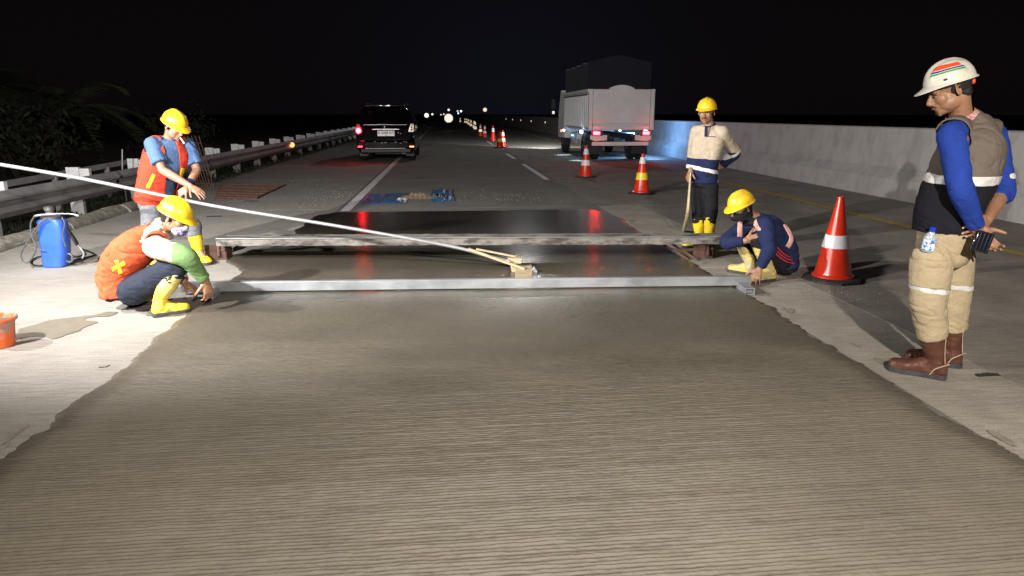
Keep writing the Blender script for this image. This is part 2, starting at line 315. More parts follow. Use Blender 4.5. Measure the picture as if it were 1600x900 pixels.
for i, (x0, x1, m) in enumerate(XL):
    for y0, y1 in zip(ys, ys[1:]):
        gx = .004 if i in (1, 2) else .006
        mb = MB(); mb.box(((x0+x1)/2, (y0+y1)/2, -.05), (x1-x0-gx*2, y1-y0-.014, .1))
        mm = M[m]
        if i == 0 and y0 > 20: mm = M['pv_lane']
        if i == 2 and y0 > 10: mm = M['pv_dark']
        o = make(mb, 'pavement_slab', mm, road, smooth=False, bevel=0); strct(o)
    mb = MB(); mb.box(((x0+x1)/2, (YE+600)/2, -.05), (x1-x0-.01, 600-YE, .1)); strct(make(mb, 'far_pavement', M[m if i in (1, 3, 4) else 'pv_dark'], road, smooth=False))
# road markings, thin worn paint films
def stripe(name, x, w_, segs, m):
    for y0, y1 in segs:
        mb = MB(); n = max(2, int((y1-y0)/.12)) if y1 < 40 else 2; L = []; R_ = []
        for j in range(n+1):
            y = y0+(y1-y0)*j/n; L.append((x-w_/2+random.uniform(-.006, .006), y, .004)); R_.append((x+w_/2+random.uniform(-.006, .006), y, .004))
        a = mb.addv(L); b = mb.addv(R_)
        for j in range(n): mb.face((a+j, b+j, b+j+1, a+j+1))
        strct(make(mb, name, m, road, smooth=False, fix=False))
stripe('edge_line', -1.5, .14, [(10.65, 22), (22, 46), (46, 200)], 'paint_w')
stripe('lane_line', 2.2, .12, [(15.5, 20.5), (23, 26), (34, 39), (46, 51), (58, 63), (70, 75)], 'paint_w')
stripe('median_line', 5.85, .14, [(1, 24), (24, 40)], 'paint_y'); stripe('median_line', 5.85, .15, [(40, 200)], 'paint_w')

# fresh concrete slab with raked tines: real relief
def slab():
    rows = list(np.arange(1.45, 4.75, .0031))+list(np.arange(4.75, 6.2, .018))+list(np.arange(6.2, 10.5, .05)); rows.append(10.5)
    nc = 270; u = np.linspace(0, 1, nc); u = .5-.5*np.cos(np.pi*u)*(1-.55*(1-np.abs(2*u-1)))
    u = np.sort(np.clip(u, 0, 1)); u[0], u[-1] = 0, 1
    def edge(y, s, base):
        return base+.05*noise.noise((y*1.1, s, 0))+.055*noise.noise((y*4.2, s, 3))+.035*noise.noise((y*13, s, 5))+.02*noise.noise((y*40, s, 8))
    Y = []; Z = []; X = []
    gx = {}
    for y in rows:
        l = -1.86+(edge(y, 1.7, -1.86)+1.86)*.65; r = edge(y, 9.1, 2.36)
        if y > 9.6: k = (y-9.6)/.9; l += .25*k**3+.1*noise.noise((y*8, 2, 2)); r -= .2*k**3
        if 6.4 < y < 7.9: l -= .32*math.sin((y-6.4)/1.5*math.pi)**2
        X.append(l+(r-l)*u); Y.append(np.full(nc, y))
    X = np.array(X); Y = np.array(Y)
    # cheap smooth random fields from summed sines and value noise
    def vnoise(x, y, sx, sy, seed):
        rs = np.random.RandomState(seed); N = 257; g = rs.rand(N, N); a = x/sx+37.3; b = y/sy+11.9
        i = np.floor(a).astype(int); j = np.floor(b).astype(int); fx = a-i; fy = b-j; fx = fx*fx*(3-2*fx); fy = fy*fy*(3-2*fy)
        q = lambda p, r_: g[p % N, r_ % N]
        return (q(i, j)*(1-fx)+q(i+1, j)*fx)*(1-fy)+(q(i, j+1)*(1-fx)+q(i+1, j+1)*fx)*fy-.5
    wob = vnoise(X, Y, .55, .3, 1)*.006+vnoise(X, Y, .09, .2, 2)*.002
    ph = (Y+wob-.012*X)/.0205
    tri = np.abs((ph % 1)-.62); ridge = np.clip(1-tri/.34, 0, 1)**.7
    lw = np.random.RandomState(5).rand(4000); lid = np.floor(ph-.12).astype(int) % 4000; lv = .80+.4*lw[lid]
    amp = lv*np.clip((4.35+vnoise(X, Y, .6, .25, 3)*.9-Y)/1.15, 0, 1)*(.80+.5*(vnoise(X, Y, .07, .02, 4)+.5))
    edgefade = np.clip(np.minimum(X-X[:, :1]-.05, X[:, -1:]-X-.06)/.14, 0, 1)
    z = .017+amp*edgefade*ridge*.0088+vnoise(X, Y, .05, .022, 5)*.0024+vnoise(X, Y, .022, .012, 6)*.0020+vnoise(X, Y, .5, .4, 7)*.004
    far = np.clip((Y-6.2)/.6, 0, 1); z = z*(1-far)+far*(.016+vnoise(X, Y, .8, .5, 9)*.002)
    lip = np.clip(np.minimum(np.minimum(X-X[:, :1], X[:, -1:]-X), 10.5-Y)/.05, 0, 1); lip = np.sqrt(lip)
    z = -.004+(z+.004)*lip
    v = np.stack([X, Y, z], -1).reshape(-1, 3); nr = len(rows)
    a = (np.arange(nr-1)[:, None]*nc+np.arange(nc-1)[None]).ravel(); f = np.stack([a, a+1, a+nc+1, a+nc], -1)
    me = bpy.data.meshes.new('fresh_concrete_slab'); me.vertices.add(len(v)); me.vertices.foreach_set('co', v.ravel())
    me.loops.add(f.size); me.loops.foreach_set('vertex_index', f.ravel()); me.polygons.add(len(f)); me.polygons.foreach_set('loop_start', np.arange(len(f))*4); me.polygons.foreach_set('loop_total', np.full(len(f), 4))
    me.polygons.foreach_set('use_smooth', np.ones(len(f), bool)); me.update(); me.validate()
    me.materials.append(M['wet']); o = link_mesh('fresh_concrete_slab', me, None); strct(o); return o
wm = mat('wet_concrete', (.112, .098, .075), .3, ns=1.6, col2=(.084, .074, .056), lo=.3, hi=.7, detail=8, spec=.55); M['wet'] = wm
n = wm.node_tree; b = n.nodes['Principled BSDF']; tc = n.nodes.new('ShaderNodeTexCoord')
t1 = n.nodes.new('ShaderNodeTexNoise'); t1.inputs['Scale'].default_value = 70; t1.inputs['Detail'].default_value = 4
mpp = n.nodes.new('ShaderNodeMapping'); mpp.inputs['Scale'].default_value = (.45, 1.3, 1); n.links.new(tc.outputs['Object'], mpp.inputs[0]); n.links.new(mpp.outputs[0], t1.inputs[0])
sx = n.nodes.new('ShaderNodeSeparateXYZ'); n.links.new(tc.outputs['Object'], sx.inputs[0])
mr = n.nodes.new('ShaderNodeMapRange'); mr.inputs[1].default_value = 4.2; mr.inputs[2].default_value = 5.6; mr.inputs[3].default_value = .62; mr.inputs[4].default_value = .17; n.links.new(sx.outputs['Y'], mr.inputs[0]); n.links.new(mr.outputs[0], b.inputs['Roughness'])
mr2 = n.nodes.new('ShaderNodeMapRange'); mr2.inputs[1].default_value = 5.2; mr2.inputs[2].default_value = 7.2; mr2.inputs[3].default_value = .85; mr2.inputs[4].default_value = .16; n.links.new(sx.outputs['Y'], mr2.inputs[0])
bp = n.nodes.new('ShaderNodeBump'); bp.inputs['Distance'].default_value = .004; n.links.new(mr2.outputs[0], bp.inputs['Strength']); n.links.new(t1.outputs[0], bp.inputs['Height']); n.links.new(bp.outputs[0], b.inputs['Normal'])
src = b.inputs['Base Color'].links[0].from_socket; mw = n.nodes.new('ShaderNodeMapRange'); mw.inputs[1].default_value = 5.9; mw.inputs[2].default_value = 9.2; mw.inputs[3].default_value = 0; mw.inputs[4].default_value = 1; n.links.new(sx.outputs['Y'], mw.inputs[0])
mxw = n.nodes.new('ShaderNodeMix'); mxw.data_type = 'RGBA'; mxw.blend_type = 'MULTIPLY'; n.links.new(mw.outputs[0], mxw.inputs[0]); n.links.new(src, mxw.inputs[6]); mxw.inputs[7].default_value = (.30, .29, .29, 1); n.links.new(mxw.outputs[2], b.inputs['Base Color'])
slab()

# wet spill on the shoulder
def blob(name, pts, z, m, jag=.03, sub=6):
    R = [V((p[0], p[1], z)) for p in cr([(*q,) for q in pts+[pts[0]]], sub)][:-1]
    R = [p+V((noise.noise(p*9), noise.noise(p*9+V((5, 5, 5))), 0))*jag*2 for p in R]
    mb = MB(); mb.face(tuple(range(mb.addv(R), len(R)))); return make(mb, name, m, smooth=False, fix=False)
M['stain'] = mat('damp_concrete', (.19, .175, .135), .55, ns=6, na=.25)
st = blob('wet_patch', [G(*p)[:2] for p in ((8, 535), (20, 520), (70, 503), (120, 495), (180, 487), (178, 493), (135, 500), (150, 506), (120, 518), (85, 530), (50, 528))], .004, M['stain'], .025); strct(st)
st2 = blob('wet_patch', [G(*p)[:2] for p in ((222, 486), (262, 476), (305, 470), (325, 478), (300, 490), (262, 494), (235, 494))], .004, M['stain'], .02); strct(st2)

M['smear'] = mat('dried_slurry_smear', (.28, .255, .21), .75, ns=20, na=.35, bump=.3, bs=60)
for i in range(30):
    rt = i % 6 > 0; y = random.uniform(2.0, 9.8); x = (2.42+abs(random.gauss(0, .07))) if rt else (-1.93-abs(random.gauss(0, .10))); L_ = random.uniform(.02, .11); w_ = random.uniform(.012, .035); sk = random.uniform(-.03, .03)
    pts = [(x+w_*math.cos(a)*(1+.5*noise.noise((i*3, a, 0)))+sk*math.sin(a), y+L_*math.sin(a)*(1+.5*noise.noise((i*3, a, 7)))) for a in [k*.6283 for k in range(10)]]
    strct(blob('slurry_smear', pts, .003+.0004*(i % 7), M['smear'], .012, 4))
# ------------------------------------------------------------------ concrete barrier on the median
def barrier():
    e = empty('concrete_barrier', (7.9, 30, 0), 'long pale concrete median barrier with sloped foot and rust stains along the right side', 'barrier')
    prof = [(7.50, -.02), (7.50, .10), (7.53, .32), (7.69, .50), (7.75, 1.155), (7.78, 1.175), (8.0, 1.175), (8.03, 1.155), (8.10, .5), (8.27, .3), (8.3, .10), (8.3, -.02)]
    y = .5
    for i, L in enumerate([6, 6, 6, 6, 6, 6, 6, 12, 24, 60, 200]):
        mb = MB(); y0, y1 = y+.012, y+L-.012; n = max(2, int(L/.5)) if L < 20 else 2; rs = []
        for j in range(n+1): yy = y0+(y1-y0)*j/n; rs.append([(a+.008*noise.noise((yy, c, 1)), yy, c) for a, c in prof])
        mb.rings(rs); make(mb, 'barrier_segment', 'barrier', e, smooth=False); y += L
    mb = MB()
    for yy, h in ((9.25, .42), (8.1, .4), (12.2, .3), (19.4, .35)):
        mb.box((7.55 if h < .4 else 7.62, yy, .35), (.004, .05, .3))
    return e
barrier()
mats_st = mat('rust_stain', (.22, .13, .06), .9)
def delineator(y, lab, big=False):
    e = empty('barrier_reflector', (7.68, y, .76), lab, 'reflector', 'round reflectors along the median barrier')
    mb = MB(); mb.lathe((7.74, y, .77), [(.015, 0), (.02, .03), (.05, .035)], 16, ax=V((-1, -.35, 0))); make(mb, 'bracket', 'galv', e)
    mb = MB(); mb.lathe(V((7.74, y, .77))+norm((-1, -.35, 0))*.036, [(.02, -.001), (.066, .0), (.072, .012), (.06, .020), (.001, .022)], 20, ax=V((-1, -.35, 0))); make(mb, 'reflector_disc', 'refl_white' if y < 20 else 'warm_glow', e)  # far discs get emission in place of returned light
for i, y in enumerate((9.3, 37.5, 46.6, 55.8, 65, 74, 83, 92)):
    delineator(y, 'round white reflector on the barrier at the right edge of the photo' if i == 0 else 'small glowing reflector on the far barrier, %s counted from the truck' % ['', 'hidden by it and first', 'second', 'third', 'fourth', 'fifth', 'sixth', 'seventh and farthest'][i])

# ------------------------------------------------------------------ guardrail on the left
def wbeam(mb, x, y0, y1, z0, face=1, r=.155, n=2):
    """W profile extruded along the road, z0 = centre height"""
    half = [(-.155, .0), (-.150, .02), (-.115, .045), (-.082, .075), (-.055, .075), (-.02, .012), (.02, .012), (.055, .075), (.082, .075), (.115, .045), (.150, .02), (.155, .0)]
    front = [(x+face*d, z) for z, d in half]; back = [(x+face*d-face*.006, z) for z, d in reversed(half)]
    q = [(a, b) for a, b in front+back]; mb.rings([[(a, y0+(y1-y0)*j/n, z0+b) for a, b in q] for j in range(n+1)])
gr = empty('guardrail', (-5.2, 20, 0), 'long steel guardrail with dark beam and pale lit posts receding along the left shoulder', 'guardrail')
def guardrail():
    for y0, y1 in [(3, 7.2), (7.2, 11.5), (11.5, 15.8), (15.8, 20.1), (20.1, 24.4), (24.4, 28.7), (28.7, 33), (33, 60), (60, 160)]:
        mb = MB(); wbeam(mb, -5.02, y0-.08, y1, .40); o = make(mb, 'beam', 'rail_old', gr)
        o.location.x -= .0
    post = blk = None
    for i in range(60):
        y = 4.65+2*i
        if i == 0:
            mb = MB(); x = -5.25                                 # C-section post: web faces the traffic stream
            mb.box((x, y-.002, .17), (.17, .008, 1.0)); mb.box((x-.083, y+.03, .17), (.006, .06, 1.0)); mb.box((x+.083, y+.03, .17), (.006, .06, 1.0)); post = make(mb, 'post', 'post', gr, smooth=False)
            mb = MB(); mb.box((-5.09, y-.004, .47), (.13, .008, .36)); mb.box((-5.028, y+.03, .47), (.006, .06, .36)); mb.box((-5.152, y+.03, .47), (.006, .06, .36)); blk = make(mb, 'spacer_block', 'post', gr, smooth=False)
        else:
            for s in (post, blk):
                c = s.copy(); C.objects.link(c); c.location.y = 2*i
                if i > 5: c.rotation_euler.x = 0
guardrail()
for a, (x, y) in enumerate(((-4.98, 23.9), (-4.98, 31.5))):
    pos = V((-4.93, y, .43)); e = empty('guardrail_reflector', pos, ['round orange reflector glowing on the guardrail beam', 'dim pinkish reflector on guardrail just left of the black car'][a], 'reflector')
    mb = MB(); mb.lathe(pos, [(.02, 0), (.075, .004), (.08, .02), (.06, .03), (.001, .034)], 18, ax=V((.35, -1, 0))); make(mb, 'lens', 'orange_glow' if a == 0 else 'tail_off', e)  # orange lens is given emission, though only a reflector
# older rail behind
e = empty('rear_rail', (-6.6, 9, 0), 'narrow old steel rail running behind the near end of the guardrail', 'rail')
A = PD(-60, 300, 8.6); B = PD(205, 252, 12.8)
d = norm(B-A); s_ = norm(d.cross(V((0, 0, 1))))
mb = MB(); mb.box((A+B)/2, ((B-A).length, .04, .085), (d, s_, s_.cross(d))); make(mb, 'rail_bar', 'rail_old', e, bevel=.006)
for t in (.1, .45, .8):
    p = A.lerp(B, t); mb = MB(); mb.box((p.x, p.y, p.z/2-.07), (.07, .05, p.z+.1)); make(mb, 'post', 'rail_old', e)
# kerb: broken rounded concrete lengths at the foot of the rail
kb = empty('roadside_kerb', (-4.75, 8.5, 0), 'low rounded broken concrete kerb lengths lying along the foot of the guardrail', 'kerb')
yy = 5.2
for L in (1.1, 1.45, .9, .55, 1.15, .5, .42):
    mb = MB(); rs = []; n = 6; jx = random.uniform(-.015, .015)
    for j in range(n+1):
        y = yy+.02+(L-.04)*j/n
        rs.append([(-4.76+jx+.145*math.cos(t)+.012*noise.noise((y*3, t*2, 0)), y, -.03+(.145*math.sin(t)+.012*noise.noise((y*3, t*2, 4)))) for t in [math.pi*k/9 for k in range(10)]]+[(-4.9+jx, y, -.06), (-4.62+jx, y, -.06)])
    mb.rings(rs); make(mb, 'kerb_stone', 'bowl', kb); yy += L
# rebar grille standing by the rail, thin stake
rg = empty('rebar_grille', G(318, 292), 'upright rusty steel bar grille standing behind the man in the blue tee', 'grille')
b0 = G(306, 296); b1 = G(334, 298); bd = b1-b0
for i in range(8):
    p = b0.lerp(b1, i/7*1.02); q = p+V((-.13+.02*i-.25, .2, 1.0)); mb = MB(); mb.tube([p, p.lerp(q, .5)+V((.01, 0, 0)), q], .0075, 6, 2); make(mb, 'bar', 'rust_dark', rg)
for k in range(4):
    t = .12+.25*k; o_ = V((-.3, .2, 1.0))*t; mb = MB(); mb.tube([b0+o_+V((0, -.012, 0)), b1+o_+V((.05, -.012, 0))], .006, 6, 1); make(mb, 'cross_bar', 'rust_dark', rg)
p = PD(191, 262, 11.5); mb = MB(); mb.tube([V((p.x, p.y, -.1)), p, PD(191, 234, 11.5)], .012, 8, 1)
o = make(mb, 'steel_stake', 'galv', None, origin=(p.x, p.y, 0)); props(o, 'thin upright steel stake behind the rails left of the standing worker', 'stake')

# rusty steel plate and dirt
q = [G(*p) for p in ((335, 313), (402, 311), (447, 289.5), (345, 291))]
mb = MB(); mb.prism([V((p.x, p.y, .003)) for p in q], (0, 0, .022)); pl = make(mb, 'steel_plate', 'rust', None, smooth=False, origin=q[0], bevel=.004); props(pl, 'flat rusty steel plate lying on the shoulder beside the guardrail', 'steel plate')
for t in np.linspace(.04, .96, 9):
    a = q[0].lerp(q[3], t); b_ = q[1].lerp(q[2], t); mb = MB(); mb.tube([V((a.x+.02, a.y, .030)), V((b_.x-.02, b_.y, .030))], .009, 6, 1); make(mb, 'bar', 'rust_dark', pl)

# mortar heap with blue tarpaulin scraps
pc = G(655, 310); mb = MB(); nx, ny = 60, 24
k = mb.addv([(pc.x-.62+1.24*i/nx, pc.y-.22+.55*j/ny, max(-.004, (.085*math.exp(-((i/nx-.5)/.23)**2-((j/ny-.5)/.26)**2)*(1+.9*noise.noise((i*.35, j*.5, 0)))+.035*noise.noise((i*.9, j*.9, 2))*math.exp(-((i/nx-.5)/.3)**2-((j/ny-.5)/.3)**2)-.012))) for j in range(ny+1) for i in range(nx+1)])
for j in range(ny):
    for i in range(nx): a = k+j*(nx+1)+i; mb.face((a, a+1, a+nx+2, a+nx+1))
props(make(mb, 'mortar_heap', 'dirtpile', None, origin=(pc.x, pc.y, 0), fix=False), 'small brown heap of dried mortar between two blue tarpaulin scraps', 'heap')
def scrap(px0, px1, py0, py1, seed, label, mt='tarp', h=.07):
    a = G(px0, py1); b_ = G(px1, py1); c_ = G((px0+px1)/2, py0); mb = MB(); nx, ny = 26, 14; W = (b_-a).length; D = c_.y-a.y
    def zz(i, j):
        u_, v_ = i/nx, j/ny; return .006+h*max(0, noise.noise((u_*4.5+seed, v_*3.5, seed))+.15+.5*noise.noise((u_*11+seed, v_*9, 1)))*math.sin(math.pi*min(1, u_*1.0))**.5*math.sin(math.pi*v_)**.5
    k = mb.addv([(a.x+W*i/nx+.05*noise.noise((j*.6, seed, 0)), a.y+D*(j/ny)+.1*D*noise.noise((i*.5, seed, j*.1)), zz(i, j)) for j in range(ny+1) for i in range(nx+1)])
    for j in range(ny):
        for i in range(nx):
            if noise.noise((i*.22+seed, j*.3, 9)) > -.42: q_ = k+j*(nx+1)+i; mb.face((q_, q_+1, q_+nx+2, q_+nx+1))
    o = make(mb, 'tarpaulin_scrap', mt, None, origin=(a.x, a.y, 0), fix=False, solid=.002); props(o, label, 'tarpaulin')
scrap(561, 632, 303, 319, 2.0, 'crumpled blue tarpaulin scrap lying left of the mortar heap beside the white line', h=.055)
scrap(672, 710, 297, 317, 5.3, 'smaller crumpled blue tarpaulin scrap lying right of the mortar heap', h=.085)
scrap(620, 634, 308, 317, 8.1, 'white crumpled paper scrap at the foot of the mortar heap', 'paperw', .05)
# loose grit on the road: uncountable
mb = MB()
def grit(n_, fx, fy, smin, smax):
    for _ in range(n_):
        x, y = fx(), fy(); s = random.uniform(smin, smax); a = random.uniform(0, 3.14); k = mb.addv([(x+s*math.cos(a+t), y+s*math.sin(a+t), .002) for t in (0, 2.1, 4.2)]+[(x, y, .002+s*.9)])
        for f in ((0, 1, 3), (1, 2, 3), (2, 0, 3)): mb.face(tuple(k+i for i in f))
gs = random.gauss
grit(500, lambda: gs(-3.2, .9), lambda: random.uniform(8.5, 18), .004, .012); grit(160, lambda: gs(-1.9, .35), lambda: gs(12.6, .7), .006, .016)
grit(120, lambda: gs(3.1, .25), lambda: gs(5.6, .5), .003, .008); grit(150, lambda: gs(1.0, .5), lambda: gs(12.2, .5), .004, .013); grit(220, lambda: random.uniform(2.45, 5), lambda: random.uniform(2.5, 9), .002, .006)
grit(220, lambda: random.uniform(-4.5, -2), lambda: random.uniform(3, 8), .002, .005); grit(200, lambda: random.uniform(-1.4, 6), lambda: random.uniform(11, 22), .004, .013)
o = make(mb, 'road_grit', 'debris', None, smooth=False, fix=False); props(o, 'scattered pale grit and crumbs of mortar across the road', 'grit', None, 'stuff')
def leafscrap(name, px, py, L, label):
    c_ = G(px, py); mb = MB(); n_ = 8; a = mb.addv([(c_.x-L/2+L*i/n_, c_.y+.012*noise.noise((i*.7, px, 0)), .005) for i in range(n_+1)]+[(c_.x-L/2+L*i/n_, c_.y+.022+.02*noise.noise((i*.7, px, 3))+.012*math.sin(math.pi*i/n_), .012) for i in range(n_+1)])
    for i in range(n_): mb.face((a+i, a+i+1, a+n_+2+i, a+n_+1+i))
    props(make(mb, name, 'dark_hole', None, origin=c_, fix=False), label, 'litter')
leafscrap('dark_scrap', 1546, 589, .13, 'curled dark strip of litter right of the white-helmeted man\'s boots'); leafscrap('dark_scrap', 334, 339, .22, 'dark scrap on pale shoulder near the wooden support'); leafscrap('dark_scrap', 391, 315, .22, 'dark scrap lying in front of the rusty plate')

# verge weeds: uncountable
mb = MB()
for _ in range(5200):
    y = 9.8+34*random.random()**1.6; x = random.gauss(-5.2, .33) if y > 12 else random.gauss(-5.25, .22)
    if x > -4.72: x = -4.95
    h = random.uniform(.03, .16)*(1.1 if x < -5.2 else .55)*min(1, .35+(y-9.8)/6); a = random.uniform(0, 6.28); w_ = random.uniform(.008, .02); L = random.uniform(.3, 1)*h
    k = mb.addv([(x-w_*math.sin(a), y+w_*math.cos(a), -.1), (x+w_*math.sin(a), y-w_*math.cos(a), -.1), (x+L*.5*math.cos(a)+w_*math.sin(a), y+L*.5*math.sin(a), h*.7), (x+L*math.cos(a), y+L*math.sin(a), h)])
    mb.face((k, k+1, k+2, k+3))
props(make(mb, 'roadside_weeds', 'leaf', None, smooth=False, fix=False), 'low weeds and grass growing under the guardrail', 'weeds', None, 'stuff')

# ------------------------------------------------------------------ palms and bushes in the dark beyond the rail
def frond(mb, base, az, L, up, droop, lf=.5):
    P = []; d = V((math.cos(az), math.sin(az), 0))
    for i in range(11): t = i/10; P.append(base+d*(L*t*(.95-.15*t))+V((0, 0, up*L*t-droop*L*t*t)))
    mb.tube(P, [.03*(1-.85*i/10) for i in range(11)], 5, 1, round_caps=False)
    side = V((-d.y, d.x, 0))
    for i in range(1, 30):
        t = .12+.88*i/30; q = t*10; k0 = min(9, int(q)); p = P[k0].lerp(P[k0+1], q-k0); ll = lf*math.sin(math.pi*min(1, .15+t*.9))**.6*L*.28+.1
        for s in (-1, 1):
            tip = p+side*(s*ll*.8)+d*(ll*.45)+V((0, 0, -.28*ll+random.uniform(-.05, .05))); w_ = V((0, 0, .02))+d*.025
            k = mb.addv([p-w_, p+w_, p.lerp(tip, .5)+w_*1.2, tip]); mb.face((k, k+1, k+2, k+3))
def palm(x, y, h, L, label, n_=13, sd=1):
    random.seed(sd); e = empty('palm_tree', (x, y, -.16), label, 'palm tree', 'palms in the dark beyond the guardrail')
    mb = MB(); mb.tube([(x, y, -.2), (x+.05, y, h*.5), (x, y, h)], [.24, .19, .17], 12, 4); make(mb, 'trunk', 'bark', e)
    for i in range(n_):
        mb = MB(); frond(mb, V((x, y, h)), 6.283*i/n_+random.uniform(-.2, .2), L*random.uniform(.85, 1.1), random.uniform(.35, .95), random.uniform(.6, 1.0)); make(mb, 'frond', 'palm', e, smooth=False, fix=False)
def bush(x, y, rx, h, label, sd=1, nl=900):
    random.seed(sd); e = empty('bush', (x, y, -.16), label, 'bush', 'bushes in the dark beyond the guardrail')
    mb = MB()
    for _ in range(9):
        a = random.uniform(0, 6.28); q_ = V((x+rx*.7*math.cos(a), y+rx*.7*math.sin(a), h*random.uniform(.6, .95))); mb.tube([V((x, y, -.2)), V((x, y, 0)).lerp(q_, .5)+V((0, 0, .2)), q_], [.04, .02, .008], 5, 2)
    make(mb, 'stems', 'bark', e)
    mb = MB(); cl = [(V((x+random.gauss(0, rx*.45), y+random.gauss(0, rx*.45), h*random.uniform(.15, .9)))) for _ in range(22)]
    for _ in range(nl):
        c_ = random.choice(cl)+V((gs(0, .22), gs(0, .22), gs(0, .2))); s = random.uniform(.04, .11); a = V((gs(0, 1), gs(0, 1), gs(0, 1))).normalized(); b_ = norm(a.orthogonal()); n2 = a.cross(b_)
        k = mb.addv([c_-a*s, c_+b_*s*.35, c_+a*s, c_-b_*s*.35]); mb.face((k, k+1, k+2, k+3))
    make(mb, 'foliage', 'leaf', e, smooth=False, fix=False)
palm(-9.6, 18.6, 1.3, 3.1, 'low dark palm with arching fronds behind the blue-tee worker\'s helmet', sd=3)
palm(-14.5, 24, 1.9, 3.4, 'dim palm farther off between the bushes left of the standing worker', 11, sd=5)
bush(-9.4, 12.3, 1.0, 2.1, 'tall dim bush behind the rails above the blue sprayer', 11, 1500); bush(-9.4, 9.6, .8, 1.3, 'dim bush at the left edge of the photo behind the rails', 12, 900)
bush(-8.6, 15.5, 1.0, 1.5, 'low dim bush beside the palm behind the guardrail', 13); bush(-8.8, 24, 1.4, 1.7, 'far dim bush behind the middle of the guardrail', 14)
#PART3
# ------------------------------------------------------------------ traffic cones
def cone(px, py, h, bands, label, seen='small', m0='cone_red', base='rubber', r0=.17):
    """bands: list of (t0, t1, material) along the height"""
    p = G(px, py) if py else px
    e = empty('traffic_cone', p, label, 'traffic cone', 'traffic cones along the closed lane')
    bs = r0*1.15; mb = MB(); ang = random.uniform(-.2, .2)
    a1 = V((math.cos(ang), math.sin(ang), 0)); a2 = V((-a1.y, a1.x, 0)); poly = []
    for i in range(8):
        t = math.pi*(i+.5)/4; poly.append(p+a1*bs*1.17*math.cos(t)*1.05+a2*bs*1.17*math.sin(t)*1.05)
    mb.rings([[q+V((0, 0, .002)) for q in poly], [q+V((0, 0, .022)) for q in poly], [p+(q-p)*.93+V((0, 0, .034)) for q in poly], [p+(q-p)*.75+V((0, 0, .036)) for q in poly]])
    make(mb, 'base', base, e)
    R = lambda t: r0*.93*(1-t)+.026*t
    mb = MB(); mb.lathe(p, [(r0, .03), (r0*.99, .05), (R(.07), .06)]+[(R(t), t*h) for t in (.1, .3, .5, .7, .9, .985)]+[(R(1)+.006, h*.99), (R(1)+.005, h), (R(1)-.006, h+.001), (R(1)-.008, h-.03)], 28); make(mb, 'body', m0, e)
    for t0, t1, mt in bands:
        mb = MB(); mb.lathe(p, [(R(t0)+.001, t0*h), (R(t0)+.006, t0*h+.002), (R(t1)+.006, t1*h-.002), (R(t1)+.001, t1*h)], 28, cap=False); make(mb, 'reflective_band', mt, e)
    if seen == 'near':
        for i in range(20):
            a = 2*math.pi*i/20; q = p+V((R(.085)*math.cos(a), R(.085)*math.sin(a), .085*h)); mb = MB() if i == 0 else mb; mb.ell(q, (.005, .005, .004), n=5, m=6)
        make(mb, 'rivets', 'strap', e)
    return e
cone(1300, 437, .72, [(.40, .555, 'cone_white')], 'large red cone with one wide white band standing right of the crouching worker', 'near', r0=.175)
cone(1002, 303, .71, [(.36, .54, 'cone_yel'), (.76, .92, 'cone_white')], 'red cone with a yellow lower band and white upper band behind the truck lane')
cone(915, 277, .71, [(.38, .55, 'cone_white'), (.72, .90, 'cone_white')], 'red cone with two white bands standing just behind the truck')
cone(781, 231, .7, [(.36, .54, 'cone_yel'), (.70, .88, 'cone_red')], 'dark red cone partly hidden behind the two-banded cone of the far row')
cone(785.5, 230, .72, [(.36, .54, 'cone_white'), (.68, .87, 'cone_white')], 'two-banded red cone nearest of the far row')
cone(770.5, 221, .8, [(.62, .85, 'cone_white')], 'bright red cone with one white band in the far row')
cone(757.5, 215.2, .75, [(.36, .52, 'cone_white'), (.68, .88, 'cone_white')], 'fourth cone of the far row, red with two white bands')
cone(750.8, 212.8, .8, [(.36, .54, 'cone_glow'), (.64, .84, 'cone_white')], 'fifth cone of the far row, dark red with glowing white bands')
for i, (x, y) in enumerate(((742.6, 204), (740.8, 201.5), (736, 198.6), (732.3, 196), (729.5, 193.5), (726.6, 192.8), (719.2, 191.6))):
    cone(x, y, .8, [(.15, .45, 'cone_glow'), (.62, .93, 'cone_glow')], 'tiny glowing cone in the far cluster, %s from its near end' % ['first', 'second', 'third', 'fourth', 'fifth', 'sixth', 'seventh and last'][i])

# ------------------------------------------------------------------ vehicles
def wheel(parent, c, r, wd, ax=V((1, 0, 0)), name='wheel'):
    c = V(c); mb = MB(); mb.lathe(c-ax*wd/2, [(r*.62, 0), (r*.9, 0), (r*.985, wd*.12), (r, wd*.25), (r, wd*.75), (r*.985, wd*.88), (r*.9, wd), (r*.62, wd)], 28, ax=ax); o = make(mb, name, 'tyre', parent)
    mb = MB(); mb.lathe(c-ax*(wd/2+.004), [(.02, 0), (r*.2, .0), (r*.3, .03), (r*.55, .02), (r*.62, 0), (r*.64, .02), (r*.64, wd-.02), (r*.62, wd+.008), (r*.55, wd-.02), (r*.2, wd-.02), (.02, wd)], 20, ax=ax); make(mb, 'rim', 'rim', o)
    return o
def bxo(name, c, s, m, parent, bevel=.01, ax=None):
    mb = MB(); mb.box(c, s, ax); return make(mb, name, m, parent, smooth=bevel > 0, bevel=bevel)
